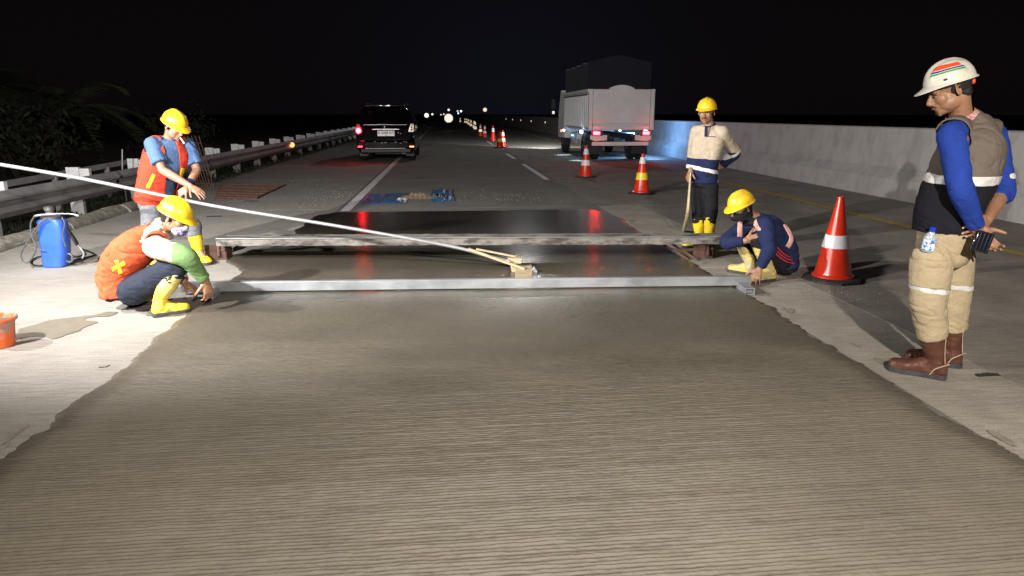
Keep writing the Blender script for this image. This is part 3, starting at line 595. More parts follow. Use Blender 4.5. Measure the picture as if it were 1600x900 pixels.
def text(parent, body, loc, size, m, rot=(math.pi/2, 0, 0), ext=.001, name='lettering'):
    cu = bpy.data.curves.new(name, 'FONT'); cu.body = body; cu.size = size; cu.align_x = 'CENTER'; cu.align_y = 'CENTER'; cu.extrude = ext; cu.offset = size*.015; cu.resolution_u = 2
    o = bpy.data.objects.new(name, cu); C.objects.link(o); dg = bpy.context.evaluated_depsgraph_get(); me = bpy.data.meshes.new_from_object(o.evaluated_get(dg)); bpy.data.objects.remove(o)
    me.materials.clear(); me.materials.append(M[m]); o = link_mesh(name, me, parent); o.location = V(loc)-wloc(parent); o.rotation_euler = rot; return o
def car():
    y0 = 22.0; xc = -1.78; hw = .87; e = empty('parked_car', (xc, y0+2, 0), 'black people carrier seen from behind on the edge line, left tail lamp lit', 'car')
    # body: cross sections along the road
    def sec(y, z0, zb, zr, w0, wb, wr):
        return [(xc-w0*.9, y, z0), (xc-w0, y, z0+.14), (xc-wb, y, zb-.18), (xc-wb*.98, y, zb), (xc-wr*1.02, y, zr-.10), (xc-wr*.82, y, zr-.01), (xc, y, zr+.012), (xc+wr*.82, y, zr-.01), (xc+wr*1.02, y, zr-.10), (xc+wb*.98, y, zb), (xc+wb, y, zb-.18), (xc+w0, y, z0+.14), (xc+w0*.9, y, z0)]
    S = [sec(y0+.02, .42, .72, .80, .70, .74, .70), sec(y0-.02, .32, .80, .98, .80, .82, .78), sec(y0+.03, .28, .95, 1.06, .85, .86, .78), sec(y0+.08, .26, 1.0, 1.20, .86, .87, .76), sec(y0+.20, .25, 1.02, 1.52, .87, .87, .70), sec(y0+.34, .24, 1.02, 1.64, .87, .87, .68), sec(y0+1.2, .22, 1.0, 1.68, .87, .87, .66), sec(y0+2.4, .22, .98, 1.64, .87, .87, .66), sec(y0+3.0, .22, .97, 1.40, .87, .87, .68), sec(y0+3.4, .22, .95, 1.03, .86, .86, .74), sec(y0+4.0, .24, .80, .90, .84, .84, .72), sec(y0+4.25, .28, .62, .70, .76, .78, .66), sec(y0+4.3, .36, .52, .60, .6, .62, .5)]
    mb = MB(); mb.rings([[V(p) for p in s] for s in S]); make(mb, 'body', 'car', e, bevel=.0)
    # rear window, proud pane
    mb = MB(); mb.rings([[V((xc+s*.62, y0+.045, 1.10)) for s in (-1, 1)]+[V((xc+.60, y0+.25, 1.52)), V((xc-.60, y0+.25, 1.52))], [V((xc+s*.62, y0+.10, 1.08)) for s in (-1, 1)]+[V((xc+.60, y0+.32, 1.5)), V((xc-.60, y0+.32, 1.5))]]); make(mb, 'rear_window', 'glass', e, bevel=.01)
    for a, b_ in ((.55, 1.25), (1.35, 2.2), (2.28, 2.85)):
        for s in (-1, 1):
            mb = MB(); A = [(xc+s*.868, y0+a, 1.06), (xc+s*.868, y0+b_, 1.06), (xc+s*.70, y0+b_-(.25 if a > 2 else .02), 1.53), (xc+s*.70, y0+a+.04, 1.53)]; mb.prism(A, (-s*.03, 0, 0)); make(mb, 'side_window', 'glass', e)
    bxo('spoiler', (xc, y0+.17, 1.635), (1.16, .26, .035), 'car', e, .012); bxo('brake_light', (xc+.09, y0+.035, 1.632), (.16, .02, .02), 'tail_off', e, .004)
    for dx in (-.12, .12): bxo('roof_glint', (xc+dx, y0+.045, 1.655), (.035, .03, .012), 'chrome', e, .003)
    bxo('tailgate_trim', (xc+.02, y0-.045, .955), (.80, .03, .045), 'chrome', e, .01); bxo('window_trim', (xc, y0-.0, 1.085), (1.30, .02, .012), 'chrome', e, .003)
    mb = MB(); mb.lathe((xc-.02, y0-.03, 1.02), [(.001, 0), (.04, 0), (.045, .01), (.03, .018), (.001, .018)], 14, ax=V((0, -1, 0)), squash=(1, .8)); make(mb, 'badge', 'chrome', e)
    pl = bxo('number_plate', (xc+.02, y0-.048, .835), (.50, .012, .155), 'plate', e, .004); text(pl, 'B 2008 KFI', (xc+.02, y0-.0555, .85), .105, 'ink'); text(pl, '08 26', (xc+.02, y0-.0555, .785), .035, 'ink')
    bxo('bumper', (xc, y0-.05, .50), (1.70, .16, .26), 'car', e, .05); bxo('bumper_trim', (xc, y0-.135, .40), (1.2, .02, .02), 'chrome', e, .004); bxo('lower_valance', (xc, y0-.06, .33), (1.5, .12, .14), 'plastic', e, .03)
    for dx in (-.6, .62): bxo('rear_reflector', (xc+dx*1.25, y0-.135, .45), (.13, .012, .04), 'red_glow' if dx < 0 else 'orange_glow', e, .004)  # both bumper reflectors are given emission, though neither is a lamp
    for s, mt in ((-1, 'red_glow'), (1, 'tail_off')):
        mb = MB(); A = [(xc+s*.86, y0-.02, 1.12), (xc+s*.74, y0-.03, 1.12), (xc+s*.66, y0-.045, .86), (xc+s*.86, y0-.03, .86)]; mb.prism(A, (0, .10, 0)); t_ = make(mb, 'tail_light', mt if s > 0 else 'tail_off', e, bevel=.015)
        if s < 0: mb = MB(); mb.ell((xc-.785, y0-.05, .915), (.075, .03, .085)); make(mb, 'lit_lamp', 'tail_core', t_)
        else:
            for dz in (.0, .06, .12): mb = MB(); mb.ell((xc+.78+.02*dz, y0-.045, .95+dz), (.025, .02, .02)); make(mb, 'lens', 'chrome', t_)
    for s in (-1, 1): bxo('roof_rail', (xc+s*.58, y0+1.5, 1.70), (.03, 1.9, .03), 'plastic', e, .01); bxo('door_mirror', (xc+s*.98, y0+2.75, 1.05), (.20, .09, .14), 'car', e, .03); bxo('mudguard', (xc+s*.70, y0+.28, .27), (.24, .02, .24), 'plastic', e, .004)
    for i, (dx, dz) in enumerate(((-.35, .62), (-.31, .60), (-.1, .56), (.0, .575), (.30, .58), (.45, .55), (.62, .58), (.55, .60), (.38, .85), (.45, .83))): bxo('chrome_letter', (xc+dx, y0-.05-.085*(dz < .62), dz), (.035, .006, .016), 'chrome', e, .002)
    for s in (-1, 1):
        for yy in (.75, 3.45): wheel(e, (xc+s*.76, y0+yy, .32), .32, .20)
    lamp('SPOT', 'headlight_beam', (xc, y0+4.4, .7), 60, (1, .95, .85), .08, (xc, y0+20, 0), 60, .8, e)
    lamp('POINT', 'tail_lamp_glow', (xc-.785, y0-.16, .92), 2.5, (1, .02, .04), .06, parent=e)
car()
def truck():
    yr = 21.6; xl, xr = 4.28, 6.28; xc = (xl+xr)/2; L = 4.6; e = empty('cargo_truck', (xc, yr+2.5, 0), 'white tipper truck with high closed cargo bed driving away behind the cones, tail lamps lit', 'truck')
    zb, zt = .93, 2.12; mb = MB(); mb.box((xc, yr+L/2, (zb+zt)/2), (xr-xl-.06, L, zt-zb)); make(mb, 'cargo_bed', 'truck_w', e, smooth=False, bevel=.02)
    for i in range(15):
        for s in (-1, 1): bxo('side_rib', (xc+s*((xr-xl)/2-.012), yr+.25+i*(L-.5)/14, (zb+zt)/2-.03), (.05, .06, zt-zb-.22), 'truck_w', e, .01)
    for s in (-1, 1): bxo('top_rail', (xc+s*((xr-xl)/2-.01), yr+L/2, zt-.05), (.08, L+.02, .10), 'truck_w', e, .01); bxo('rail_shade_strip', (xc+s*((xr-xl)/2+.032), yr+L/2-.1, zt-.155), (.012, L-.4, .03), 'chassis', e, .004); bxo('tailgate_post', (xc+s*((xr-xl)/2-.06), yr-.045, (zb+zt)/2), (.12, .06, zt-zb), 'truck_w', e, .012)  # black strip below the top rail stands in for its shade
    bxo('tailgate', (xc, yr-.03, (zb+zt)/2+.08), (xr-xl-.26, .04, zt-zb-.2), 'truck_w', e, .01); bxo('tailgate_sill', (xc, yr-.05, zb+.06), (xr-xl-.26, .07, .12), 'truck_w', e, .012)
    mb = MB(); mb.rings([[V((xc-.42+.84*(i/14), yr+dy, zt-.02+.14*math.sin(math.pi*i/14)**.7)) for i in range(15)]+[V((xc+.42, yr+dy, zt-.02)), V((xc-.42, yr+dy, zt-.02))] for dy in (-.03, .5)]); make(mb, 'load_hump', 'truck_w', e)
    for s in (-1, 1): bxo('red_marker', (xc+s*.6, yr-.02, zt+.035), (.26, .04, .03), 'tail_off', e, .006)
    # dark tented shape added for the ghost image above the truck, no canvas
    P = [(xl+.03, zt-.02), (xl+.03, 2.92), (xc-.05, 3.12), (xr-.03, 2.92), (xr-.03, zt-.02)]; mb = MB(); mb.rings([[V((a+.02*noise.noise((b_*2, j, 0)), yr+.35+(L-.5)*j/8, b_-.05*abs(math.sin(j*1.57))*(b_ > 2.5))) for a, b_ in P] for j in range(9)]); make(mb, 'ghost_shape', 'ghost_navy', e, smooth=False)
    for s in (-1, 1): bxo('chassis_rail', (xc+s*.38, yr+3, .72), (.09, 6.2, .18), 'chassis', e, .01)
    bxo('rear_bumper', (xc, yr-.02, .52), (1.75, .08, .12), 'truck_w', e, .02)
    for s in (-1, 1):
        mb = MB(); mb.rings([[V((xc+s*(.32+.62*t), yr-.07, .80-.02)) for t in (0, 1)]+[V((xc+s*.94, yr-.07, .66)), V((xc+s*.80, yr-.07, .60)), V((xc+s*.40, yr-.07, .63))], [V((xc+s*(.32+.62*t), yr-.03, .80-.02)) for t in (0, 1)]+[V((xc+s*.94, yr-.03, .66)), V((xc+s*.80, yr-.03, .60)), V((xc+s*.40, yr-.03, .63))]]); make(mb, 'light_panel', 'truck_w', e)
        h_ = bxo('tail_light', (xc+s*.74, yr-.10, .84), (.34, .07, .15), 'tail_off', e, .02); bxo('lit_lamp', (xc+s*.76, yr-.139, .84), (.20, .02, .09), 'tail_core', h_, .006)
        bxo('mud_flap', (xc+s*.70, yr+.35, .40), (.48, .02, .42), 'chassis', e, .004)
        wheel(e, (xc+s*.84, yr+1.0, .40), .40, .22); wheel(e, (xc+s*.58, yr+1.0, .40), .40, .22); wheel(e, (xc+s*.82, yr+5.1, .40), .40, .22)
    bxo('side_tank', (xl+.22, yr+2.6, .62), (.38, 1.0, .36), 'truck_w', e, .05); bxo('side_guard', (xl+.08, yr+1.9, .50), (.05, 2.4, .22), 'truck_w', e, .02); bxo('tool_box', (xr-.2, yr+2.4, .62), (.36, .8, .34), 'truck_w', e, .03)
    mb = MB(); A = [(xl+.06, yr+4.72, .52), (xl+.06, yr+4.72, 2.22), (xl+.06, yr+5.7, 2.25), (xl+.06, yr+6.15, 1.5), (xl+.06, yr+6.25, .52)]; mb.prism(A, (xr-xl-.12, 0, 0)); make(mb, 'cab', 'truck_w', e, bevel=.06)
    for s in (-1, 1):
        m_ = bxo('door_mirror', (xc+s*1.18, yr+5.9, 1.75), (.16, .05, .36), 'chassis', e, .02); bxo('mirror_glint', (xc+s*1.18, yr+5.87, 1.45), (.09, .02, .10), 'warm_glow', m_, .01)  # emissive block added as the glint of light caught by the mirror
        bxo('side_marker', (xc+s*1.03, yr+4.3, .83), (.05, .22, .07), 'lamp_white_lit' if 0 else 'lamp_w', e, .01); bxo('side_marker', (xc+s*1.03, yr+.9, .86), (.05, .30, .09), 'lamp_w', e, .01)
        bxo('side_marker', (xc+s*1.02, yr+2.6, .70), (.03, .25, .05), 'lamp_blue', e, .01)
    bxo('indicator', (xl-.03, yr+4.9, .80), (.04, .1, .07), 'orange_glow', e, .01)
    for x in (xl-.12, xr+.12):
        for yy in ((yr+.5, yr+3.6) if x < xc else (yr+.9,)): lamp('SPOT', 'underglow_lamp', (x, yy, .80), 110, (.45, .75, 1), .04, (x-.05 if x < xc else x+.25, yy-.1, 0), 50, .8, e)
    lamp('POINT', 'side_lamp_glow', (xr+.10, yr+1.9, .85), 150, (.18, .45, 1), .05, parent=e)
    lamp('SPOT', 'headlight_beam', (xc-.6, yr+6.5, .85), 3200, (.95, .97, 1), .1, (xc-4.5, yr+22, 0), 58, .8, e); lamp('SPOT', 'headlight_beam', (xc+.6, yr+6.5, .85), 1500, (.95, .97, 1), .1, (xc-2, yr+26, 0), 46, .8, e)
    for s in (-1, 1): lamp('POINT', 'tail_lamp_glow', (xc+s*.75, yr-.32, .84), 1.5, (1, .04, .05), .06, parent=e)
truck()
# far oncoming lamps and lit discs
def disc(px, py, d, r, m, label, cat='lamp', n_='distant_lamp', post=True):
    p = PD(px, py, d); e = empty(n_, (p.x, p.y, 0), label, cat); dr = norm(V((-p.x, -p.y, 0)))
    mb = MB(); mb.lathe(p-dr*.1*r, [(.001, -.1*r), (r*.6, -.08*r), (r*.96, 0), (r, .1*r), (r*.94, .16*r), (.001, .2*r)], 24, ax=dr); make(mb, 'lens', m, e)
    mb = MB(); mb.tube([V((p.x, p.y, -.1))-dr*.05*r, V((p.x, p.y, p.z-r*.9))-dr*.05*r], max(.03, r*.12), 8, 1); make(mb, 'stand', 'chassis', e)
    mb = MB(); mb.lathe(p-dr*.32*r, [(.001, -.1*r), (r*.7, 0), (r*.9, .2*r)], 16, ax=dr); make(mb, 'housing', 'chassis', e)
disc(701, 184.7, 62, .36, 'warm_glow', 'large round pale lit work lamp far down the lane centre', n_='distant_lamp')
disc(666.5, 180.3, 80, .24, 'warm_glow2', 'round bright lamp far off just right of the black car'); disc(675.5, 178.6, 90, .12, 'warm_glow2', 'smaller bright lamp right beside the far round lamp')
disc(757.8, 171.5, 95, .25, 'warm_glow', 'small white lit marker standing high above the far cones'); disc(701, 171.7, 110, .16, 'warm_glow2', 'tiny lamp above the large pale disc')
disc(689, 179.2, 120, .12, 'warm_glow', 'faint lamp left of the large pale disc'); disc(693.5, 178.5, 110, .12, 'warm_glow', 'faint lamp touching the top left of the large disc'); disc(715, 173.6, 130, .16, 'warm_glow', 'small pale lamp just right of the large disc, left of a pair'); disc(720.5, 173.8, 120, .13, 'lamp_w', 'small cold white lamp right of a pair beyond the large disc')
disc(716, 177, 130, .15, 'lamp_blue', 'tiny blue lamp below the pair beyond the large disc')

# ------------------------------------------------------------------ tools on the slab
def barbox(name, a, b_, wd, ht, m, label, cat, hollow=False, parent=None):
    d = norm(b_-a); s_ = norm(d.cross(V((0, 0, 1)))); u_ = s_.cross(d); mb = MB()
    if hollow:
        rs = []
        for k, (p, sc_) in enumerate(((b_-d*.05, .78), (b_, .78), (b_, 1), (a, 1), (a, .78), (a+d*.05, .78))):
            rs.append([p+s_*(x*wd/2*sc_)+u_*(z*ht/2*(sc_ if sc_ == 1 else .7)) for x, z in ((-1, -1), (1, -1), (1, 1), (-1, 1))])
        mb.rings(rs)
    else: mb.box((a+b_)/2, ((b_-a).length, wd, ht), (d, s_, u_))
    o = make(mb, name, m, parent, smooth=False, origin=None if parent else (a+b_)/2, bevel=.003)
    if label: props(o, label, cat)
    return o
a = G(284, 448, .065); b_ = G(1172, 438, .065)
barbox('screed_bar', a, b_, .05, .075, 'alu', 'long aluminium straightedge bar across the fresh concrete held by both crouching workers', 'straightedge', True)
a = G(313, 466, .03); b_ = G(338, 449, .03); d = norm(b_-a)
barbox('square_tube_offcut', G(325, 466, .03), G(345, 446, .03), .075, .055, 'alu', 'short hollow square tube held under the left end of the straightedge', 'tube', True)
barbox('square_tube_offcut', G(1172, 456, .03), G(1152, 440, .03), .08, .055, 'alu', 'short hollow square tube lying under the right end of the straightedge by the worker\'s hand', 'tube', True)
# crusted plank bridge on two rusty supports
br = empty('plank_bridge', G(720, 384), 'long cement-crusted plank bridge spanning the wet slab on rusty supports', 'plank bridge')
A = G(345, 377, .19); B = G(1128, 374, .19); d = norm(B-A); s_ = norm(d.cross(V((0, 0, 1)))); mb = MB(); n_ = 120; rs = []
for i in range(n_+1):
    t = i/n_; p = A.lerp(B, t); k1 = .006*noise.noise((t*60, 0, 0)); k2 = .006*noise.noise((t*110, 5, 0))+.006*noise.noise((t*35, 9, 0))
    rs.append([p+s_*(.12+k1)+V((0, 0, -.026+k2)), p+s_*(.12+k1)+V((0, 0, .045)), p-s_*.12+V((0, 0, .045+k1)), p-s_*.12+V((0, 0, -.035))])
mb.rings(rs); make(mb, 'plank', 'plank', br, smooth=False)
barbox('steel_edge', A+V((0, 0, .0478))+s_*.118, B+V((0, 0, .0478))+s_*.118, .03, .006, 'alu', None, None, parent=br)
def support(px, py, yaw):
    p = G(px, py); d_ = V((math.cos(yaw), math.sin(yaw), 0)); s2 = V((-d_.y, d_.x, 0)); z = V((0, 0, 1)); mb = MB()
    mb.box(p+z*.075, (.20, .015, .145), (d_, s2, z)); o = make(mb, 'support', 'rust', br, smooth=False, bevel=.003)
    mb = MB(); mb.box(p+z*.075+d_*.1+s2*.08, (.012, .16, .145), (d_, s2, z)); mb.box(p+z*.012+s2*.08, (.2, .16, .012), (d_, s2, z)); mb.box(p+z*.10-s2*.014, (.2, .012, .012), (d_, s2, z)); mb.tube([p+z*.13+d_*.04-s2*.02, p+z*.05+d_*.04-s2*.03], .014, 8, 1); make(mb, 'bracket', 'rust', o, smooth=False)
support(338, 406, -.05); support(1098, 404, -.02)
for pts in ([G(352, 400, .01), G(384, 374, .15)], [G(1042, 376, .15), G(1088, 405, .02)], [G(1030, 378, .14), G(1075, 405, .01)]):
    mb = MB(); mb.tube(pts, .011, 8, 1); make(mb, 'brace', 'rust', br)
# bull float with long pole
bf = empty('bull_float', G(800, 428), 'long pale pole with wooden float head held by the man in blue tee', 'bull float')
PP = [PD(-60, 247, 6.0), PD(130, 279.5, 6.2), PD(330, 321, 6.36), PD(520, 352, 6.4), PD(700, 384, 6.36), PD(765, 401, 6.34), PD(796, 408.5, 6.33)]
mb = MB(); mb.tube(PP, .0155, 12, 5); make(mb, 'pole', 'pole', bf)
def stick(a, b_, r, name='wooden_arm', m='wood', sq=True):
    d = norm(b_-a); s_ = norm(d.cross(V((0, 0, 1)))); mb = MB(); mb.box((a+b_)/2, ((b_-a).length, r*2, r*1.3), (d, s_, s_.cross(d))); return make(mb, name, m, bf, smooth=False, bevel=.003)
stick(PD(732, 389, 6.33), PD(820, 420, 6.25), .017); stick(PD(744, 389, 6.5), PD(806, 401, 6.5), .013); stick(PD(801, 412, 6.33), PD(806, 434, 6.24), .022, 'upright_block'); 
mb = MB(); mb.box(PD(804, 407, 6.40), (.13, .07, .05), (cR, cH, V((0, 0, 1)))); make(mb, 'clamp_block', 'wood', bf, smooth=False, bevel=.006)
mb = MB(); c_ = G(815, 432, .02); fl = [c_+cR*x*.1+cH*y for x, y in ((-.6, -.32), (.9, -.30), (1.0, .42), (-.5, .40))]; mb.rings([fl, [p+V((0, 0, .022)) for p in fl]]); make(mb, 'float_board', 'wood', bf, smooth=False, bevel=.004)
mb = MB(); P0 = [PD(x, y, 6.22) for x, y in ((812, 431), (826, 430.5), (838, 430), (840, 424), (835, 417), (831, 421), (822, 423), (813, 424))]; mb.prism(P0, cH*.06); make(mb, 'metal_shoe', 'alu', bf, smooth=False, bevel=.004)

# ------------------------------------------------------------------ blue knapsack sprayer
sp = empty('knapsack_sprayer', G(92, 416), 'blue plastic knapsack sprayer with coiled hose standing near the guardrail', 'sprayer')
D0 = dist(G(92, 416)); k_ = lambda x, y, dd=0: PD(x, y, D0+dd)
mb = MB(); rs = []
for x0, x1, y in ((72, 105, 415), (70.5, 106.5, 409), (68.5, 107, 395), (65.5, 106, 372), (63.5, 103, 352), (62, 100.5, 345), (66, 97, 342)):
    a = k_(x0, y); b2 = k_(x1, y); c_ = (a+b2)/2; hw = (b2-a).length/2; q = []
    for t in range(16): an = 2*math.pi*(t+.5)/16; q.append(c_+cR*(hw*math.copysign(abs(math.cos(an))**.5, math.cos(an)))+cH*(.085*math.copysign(abs(math.sin(an))**.6, math.sin(an))))
    rs.append([V((p.x, p.y, max(.004, p.z))) for p in q])
mb.rings(rs); make(mb, 'tank', 'blue_plastic', sp, bevel=.0)
mb = MB(); mb.lathe(k_(81, 343), [(.075, -.01), (.085, 0), (.085, .03), (.06, .045), (.035, .05), (.035, .08), (.045, .09), (.04, .12), (.02, .13)], 16, ax=V((-.1, 0, 1))); make(mb, 'lid', 'hose', sp)
mb = MB(); mb.tube([k_(54, 338, -.1), k_(62, 336, -.1), k_(90, 334, -.1), k_(112, 334.5, -.1), k_(122, 337, -.1)], [.010, .010, .006, .006, .010], 8, 3); make(mb, 'lance', 'galv', sp)
for pts, r, m in (([(54, 338), (48, 350), (50, 370), (57, 385), (52, 400), (44, 410), (36, 408), (33, 396), (42, 380), (60, 352), (72, 342)], .007, 'hose'), ([(97, 340), (101, 350), (98, 368), (103, 386)], .006, 'hose'), ([(66, 345), (55, 365), (38, 378), (24, 382)], .005, 'hose'), ([(70, 392), (55, 388), (40, 380)], .004, 'hose')):
    mb = MB(); mb.tube([k_(x, y, -.11) for x, y in pts], r, 8, 5); make(mb, 'hose', m, sp)
mb = MB(); mb.tube([V((p.x, p.y, .012)) for p in [G(*q) for q in ((104, 396), (118, 403), (131, 399), (128, 391), (148, 399), (140, 403), (118, 408), (108, 414))]], .009, 8, 5); make(mb, 'hose', 'hose_b', sp)
mb = MB(); mb.tube([V((p.x, p.y, .012)) for p in [G(*q) for q in ((70, 417), (52, 416), (49, 409), (62, 403), (76, 402))]], .008, 8, 5); make(mb, 'hose', 'hose_b', sp)
mb = MB(); mb.tube([k_(100, 348, .02), k_(108, 362, .02), k_(115, 372, .02), k_(120, 381, .02)], [.012, .024, .028, .026], 10, 3, flat=.5); make(mb, 'shoulder_strap', 'hose_b', sp)
mb = MB(); mb.tube([k_(120, 382, .02), k_(126, 388, 0), k_(131, 396, 0), k_(129, 403, 0)], .008, 8, 3); make(mb, 'strap_hook', 'galv', sp)
mb = MB(); c_ = k_(108, 403, -.02); mb.tube([c_+cR*.035*math.cos(a)+V((0, 0, .04*math.sin(a))) for a in np.linspace(.3, 6.0, 12)], .010, 8, 2); make(mb, 'pump_lever', 'hose', sp)

# bucket at the left edge
bp_ = G(1, 541); bk = empty('mortar_bucket', bp_, 'orange cement-smeared bucket of dark slurry at the left edge of the photo', 'bucket')
mb = MB(); mb.lathe(bp_, [(.002, .004), (.075, .004), (.079, .02), (.088, .09), (.098, .165), (.112, .167), (.114, .182), (.108, .188), (.098, .184), (.090, .12), (.08, .10)], 26); make(mb, 'pail', 'bucket', bk)
mb = MB(); mb.lathe(bp_, [(.003, .165), (.05, .162), (.096, .157)], 22, cap=False); make(mb, 'slurry', 'grout', bk)
mb = MB(); mb.tube([bp_+V((-.105*math.cos(a), -.01-.10*math.sin(a), .17+.035*math.sin(a))) for a in np.linspace(0, math.pi, 10)], .004, 6, 1); make(mb, 'handle', 'galv', bk)
#PART4
# ------------------------------------------------------------------ people
Z = V((0, 0, 1))
def frame(fwd, roll=0, up=None):
    f = norm(fwd); r = norm(f.cross(up or Z)); u = r.cross(f)
    if roll: q = Matrix.Rotation(roll, 3, f); r = q @ r; u = q @ u
    return r, f, u
def hand(mb, w_, d, back, thumb, curls=(.5, .5, .5, .5), spread=.12, k=1.0, tcurl=.3, tout=.8):
    """palm + five unequal fingers; back = back-of-hand normal, thumb = direction of the thumb side"""
    d = norm(d); back = norm(back-d*V(back).dot(d)); l = norm(V(thumb)-d*V(thumb).dot(d)-back*V(thumb).dot(back)); w_ = V(w_)
    mb.loft([(w_-d*.02*k, l*.026*k, back*.019*k), (w_+d*.015*k, l*.029*k, back*.017*k), (w_+d*.055*k, l*.039*k, back*.015*k), (w_+d*.092*k, l*.041*k, back*.012*k)], 14, 3, 2.4)
    mb.ell(w_+d*.035*k+l*.026*k-back*.008*k, (.020*k, .034*k, .016*k), (l, d, back))
    nails = []
    for i, (o_, ln) in enumerate(((.031, .078), (.0105, .087), (-.0105, .080), (-.030, .062))):
        p = w_+d*(.088-.006*abs(i-1))*k+l*o_*k; dd = norm(d+l*(o_/.031)*spread); a = 0; P = [p-dd*.012*k, p.copy()]; c_ = curls[i]
        for s_, part in ((.45, .42), (.95, .32), (1.3, .26)):
            a = c_*s_ if part == .42 else a+c_*.9; v = dd*math.cos(a)-back*math.sin(a); p = p+v*(ln*part*k); P.append(p.copy())
        r = .0085*k*(1 if i < 3 else .88); mb.tube(P, [r*1.05, r*1.05, r, r*.92, r*.8], 8, 2)
        nails.append((P[-1], norm(P[-1]-P[-2]), norm(back*math.cos(a)+dd*math.sin(a)), r))
    p = w_+d*.022*k+l*.026*k; v = norm(d*(1-tout*.45)+l*tout-back*.15); P = [p, p+v*.036*k]; v = norm(v-back*tcurl+d*.35); P.append(P[-1]+v*.032*k); v = norm(v-back*tcurl*.7+d*.2); P.append(P[-1]+v*.024*k)
    mb.tube(P, [.0135*k, .0115*k, .0105*k, .0085*k], 8, 2)
    return nails
def head(mb, H, fr, k=1.0):
    r, f, u = fr; q = lambda x, y, z: H+(r*x+f*y+u*z)*k
    E = lambda c_, rr: mb.ell(q(*c_), tuple(a*k for a in rr), fr, 12, 16)
    E((0, -.012, .040), (.076, .094, .082)); E((0, .022, -.030), (.060, .066, .078)); E((0, .050, -.078), (.034, .036, .028)); E((0, .071, -.092), (.017, .017, .015))
    for s in (-1, 1):
        E((s*.028, .052, -.022), (.034, .030, .036)); E((s*.030, .076, .020), (.026, .014, .0085)); E((s*.029, .014, -.050), (.033, .060, .044))
        mb.loft([(q(s*.074, -.004, .022), (r*s*.004+f*.004)*k, u*.003*k), (q(s*.083, -.010, .014), (r*s*.005-f*.006)*k+f*.018*k, u*.020*k), (q(s*.087, -.014, .0), (r*s*.005)*k+f*.017*k, u*.030*k), (q(s*.076, -.010, -.01), f*.012*k, u*.026*k)], 10, 2, 2)
    mb.tube([q(0, .082, .014), q(0, .096, -.008), q(0, .106, -.026)], [.009*k, .010*k, .013*k], 10, 3); E((0, .100, -.033), (.018, .012, .010))
    E((0, .080, -.052), (.026, .016, .008)); E((0, .079, -.064), (.023, .016, .0085)); E((0, .070, -.056), (.030, .018, .022))
def face_parts(H, fr, par, k=1.0, moustache=False, beard=False, eyes=True, look='down', mouth=True):
    r, f, u = fr; q = lambda x, y, z: H+(r*x+f*y+u*z)*k
    def E(name, lst, m):
        mb = MB()
        for c_, rr in lst: mb.ell(q(*c_), tuple(a*k for a in rr), fr, 8, 12)
        return make(mb, name, m, par)
    if eyes:
        for s in (-1, 1):
            o = E('eye', [((s*.031, .0785, .0), (.0120, .005, .0042))], 'eye_white'); E('iris', [((s*.031, .0835, -.001), (.0050, .0022, .0042))], 'eye')
            mb = MB(); mb.tube([q(s*.014, .090, .021), q(s*.030, .090, .026), q(s*.048, .078, .020)], [.0035*k, .0045*k, .0025*k], 8, 3); make(mb, 'eyebrow', 'hair', par)
            mb = MB(); mb.tube([q(s*.017, .083, .005), q(s*.031, .0865, .0085), q(s*.045, .079, .003)], [.0015*k, .0022*k, .0015*k], 6, 3); make(mb, 'eyelashes', 'hair', par)
    if mouth:
        mb = MB(); mb.tube([q(-.022, .088, -.058), q(0, .0965, -.057), q(.022, .088, -.058)], [.003*k, .0050*k, .003*k], 8, 3); make(mb, 'lips', 'lip', par)
    if moustache:
        mb = MB(); mb.tube([q(-.026, .086, -.052), q(-.010, .0975, -.046), q(.010, .0975, -.046), q(.026, .086, -.052)], [.002*k, .0048*k, .0048*k, .002*k], 8, 3); make(mb, 'moustache', 'hair', par)
    if beard: E('beard', [((0, .080, -.088), (.014, .012, .014))], 'hair')
def hair(H, fr, par, k=1.0, low=-.055):
    r, f, u = fr; mb = MB(); mb.ell(H+(f*-.026+u*.037)*k, (.0800*k, .088*k, .090*k), fr, 14, 20); mb.ell(H+(f*-.052+u*-.03)*k, (.058*k, .045*k, .042*k), fr, 10, 16)
    me = remesh(mb, .007, 2, .0018, (60, 60, 60)); return finish(me, 'hair', 'hair', par)
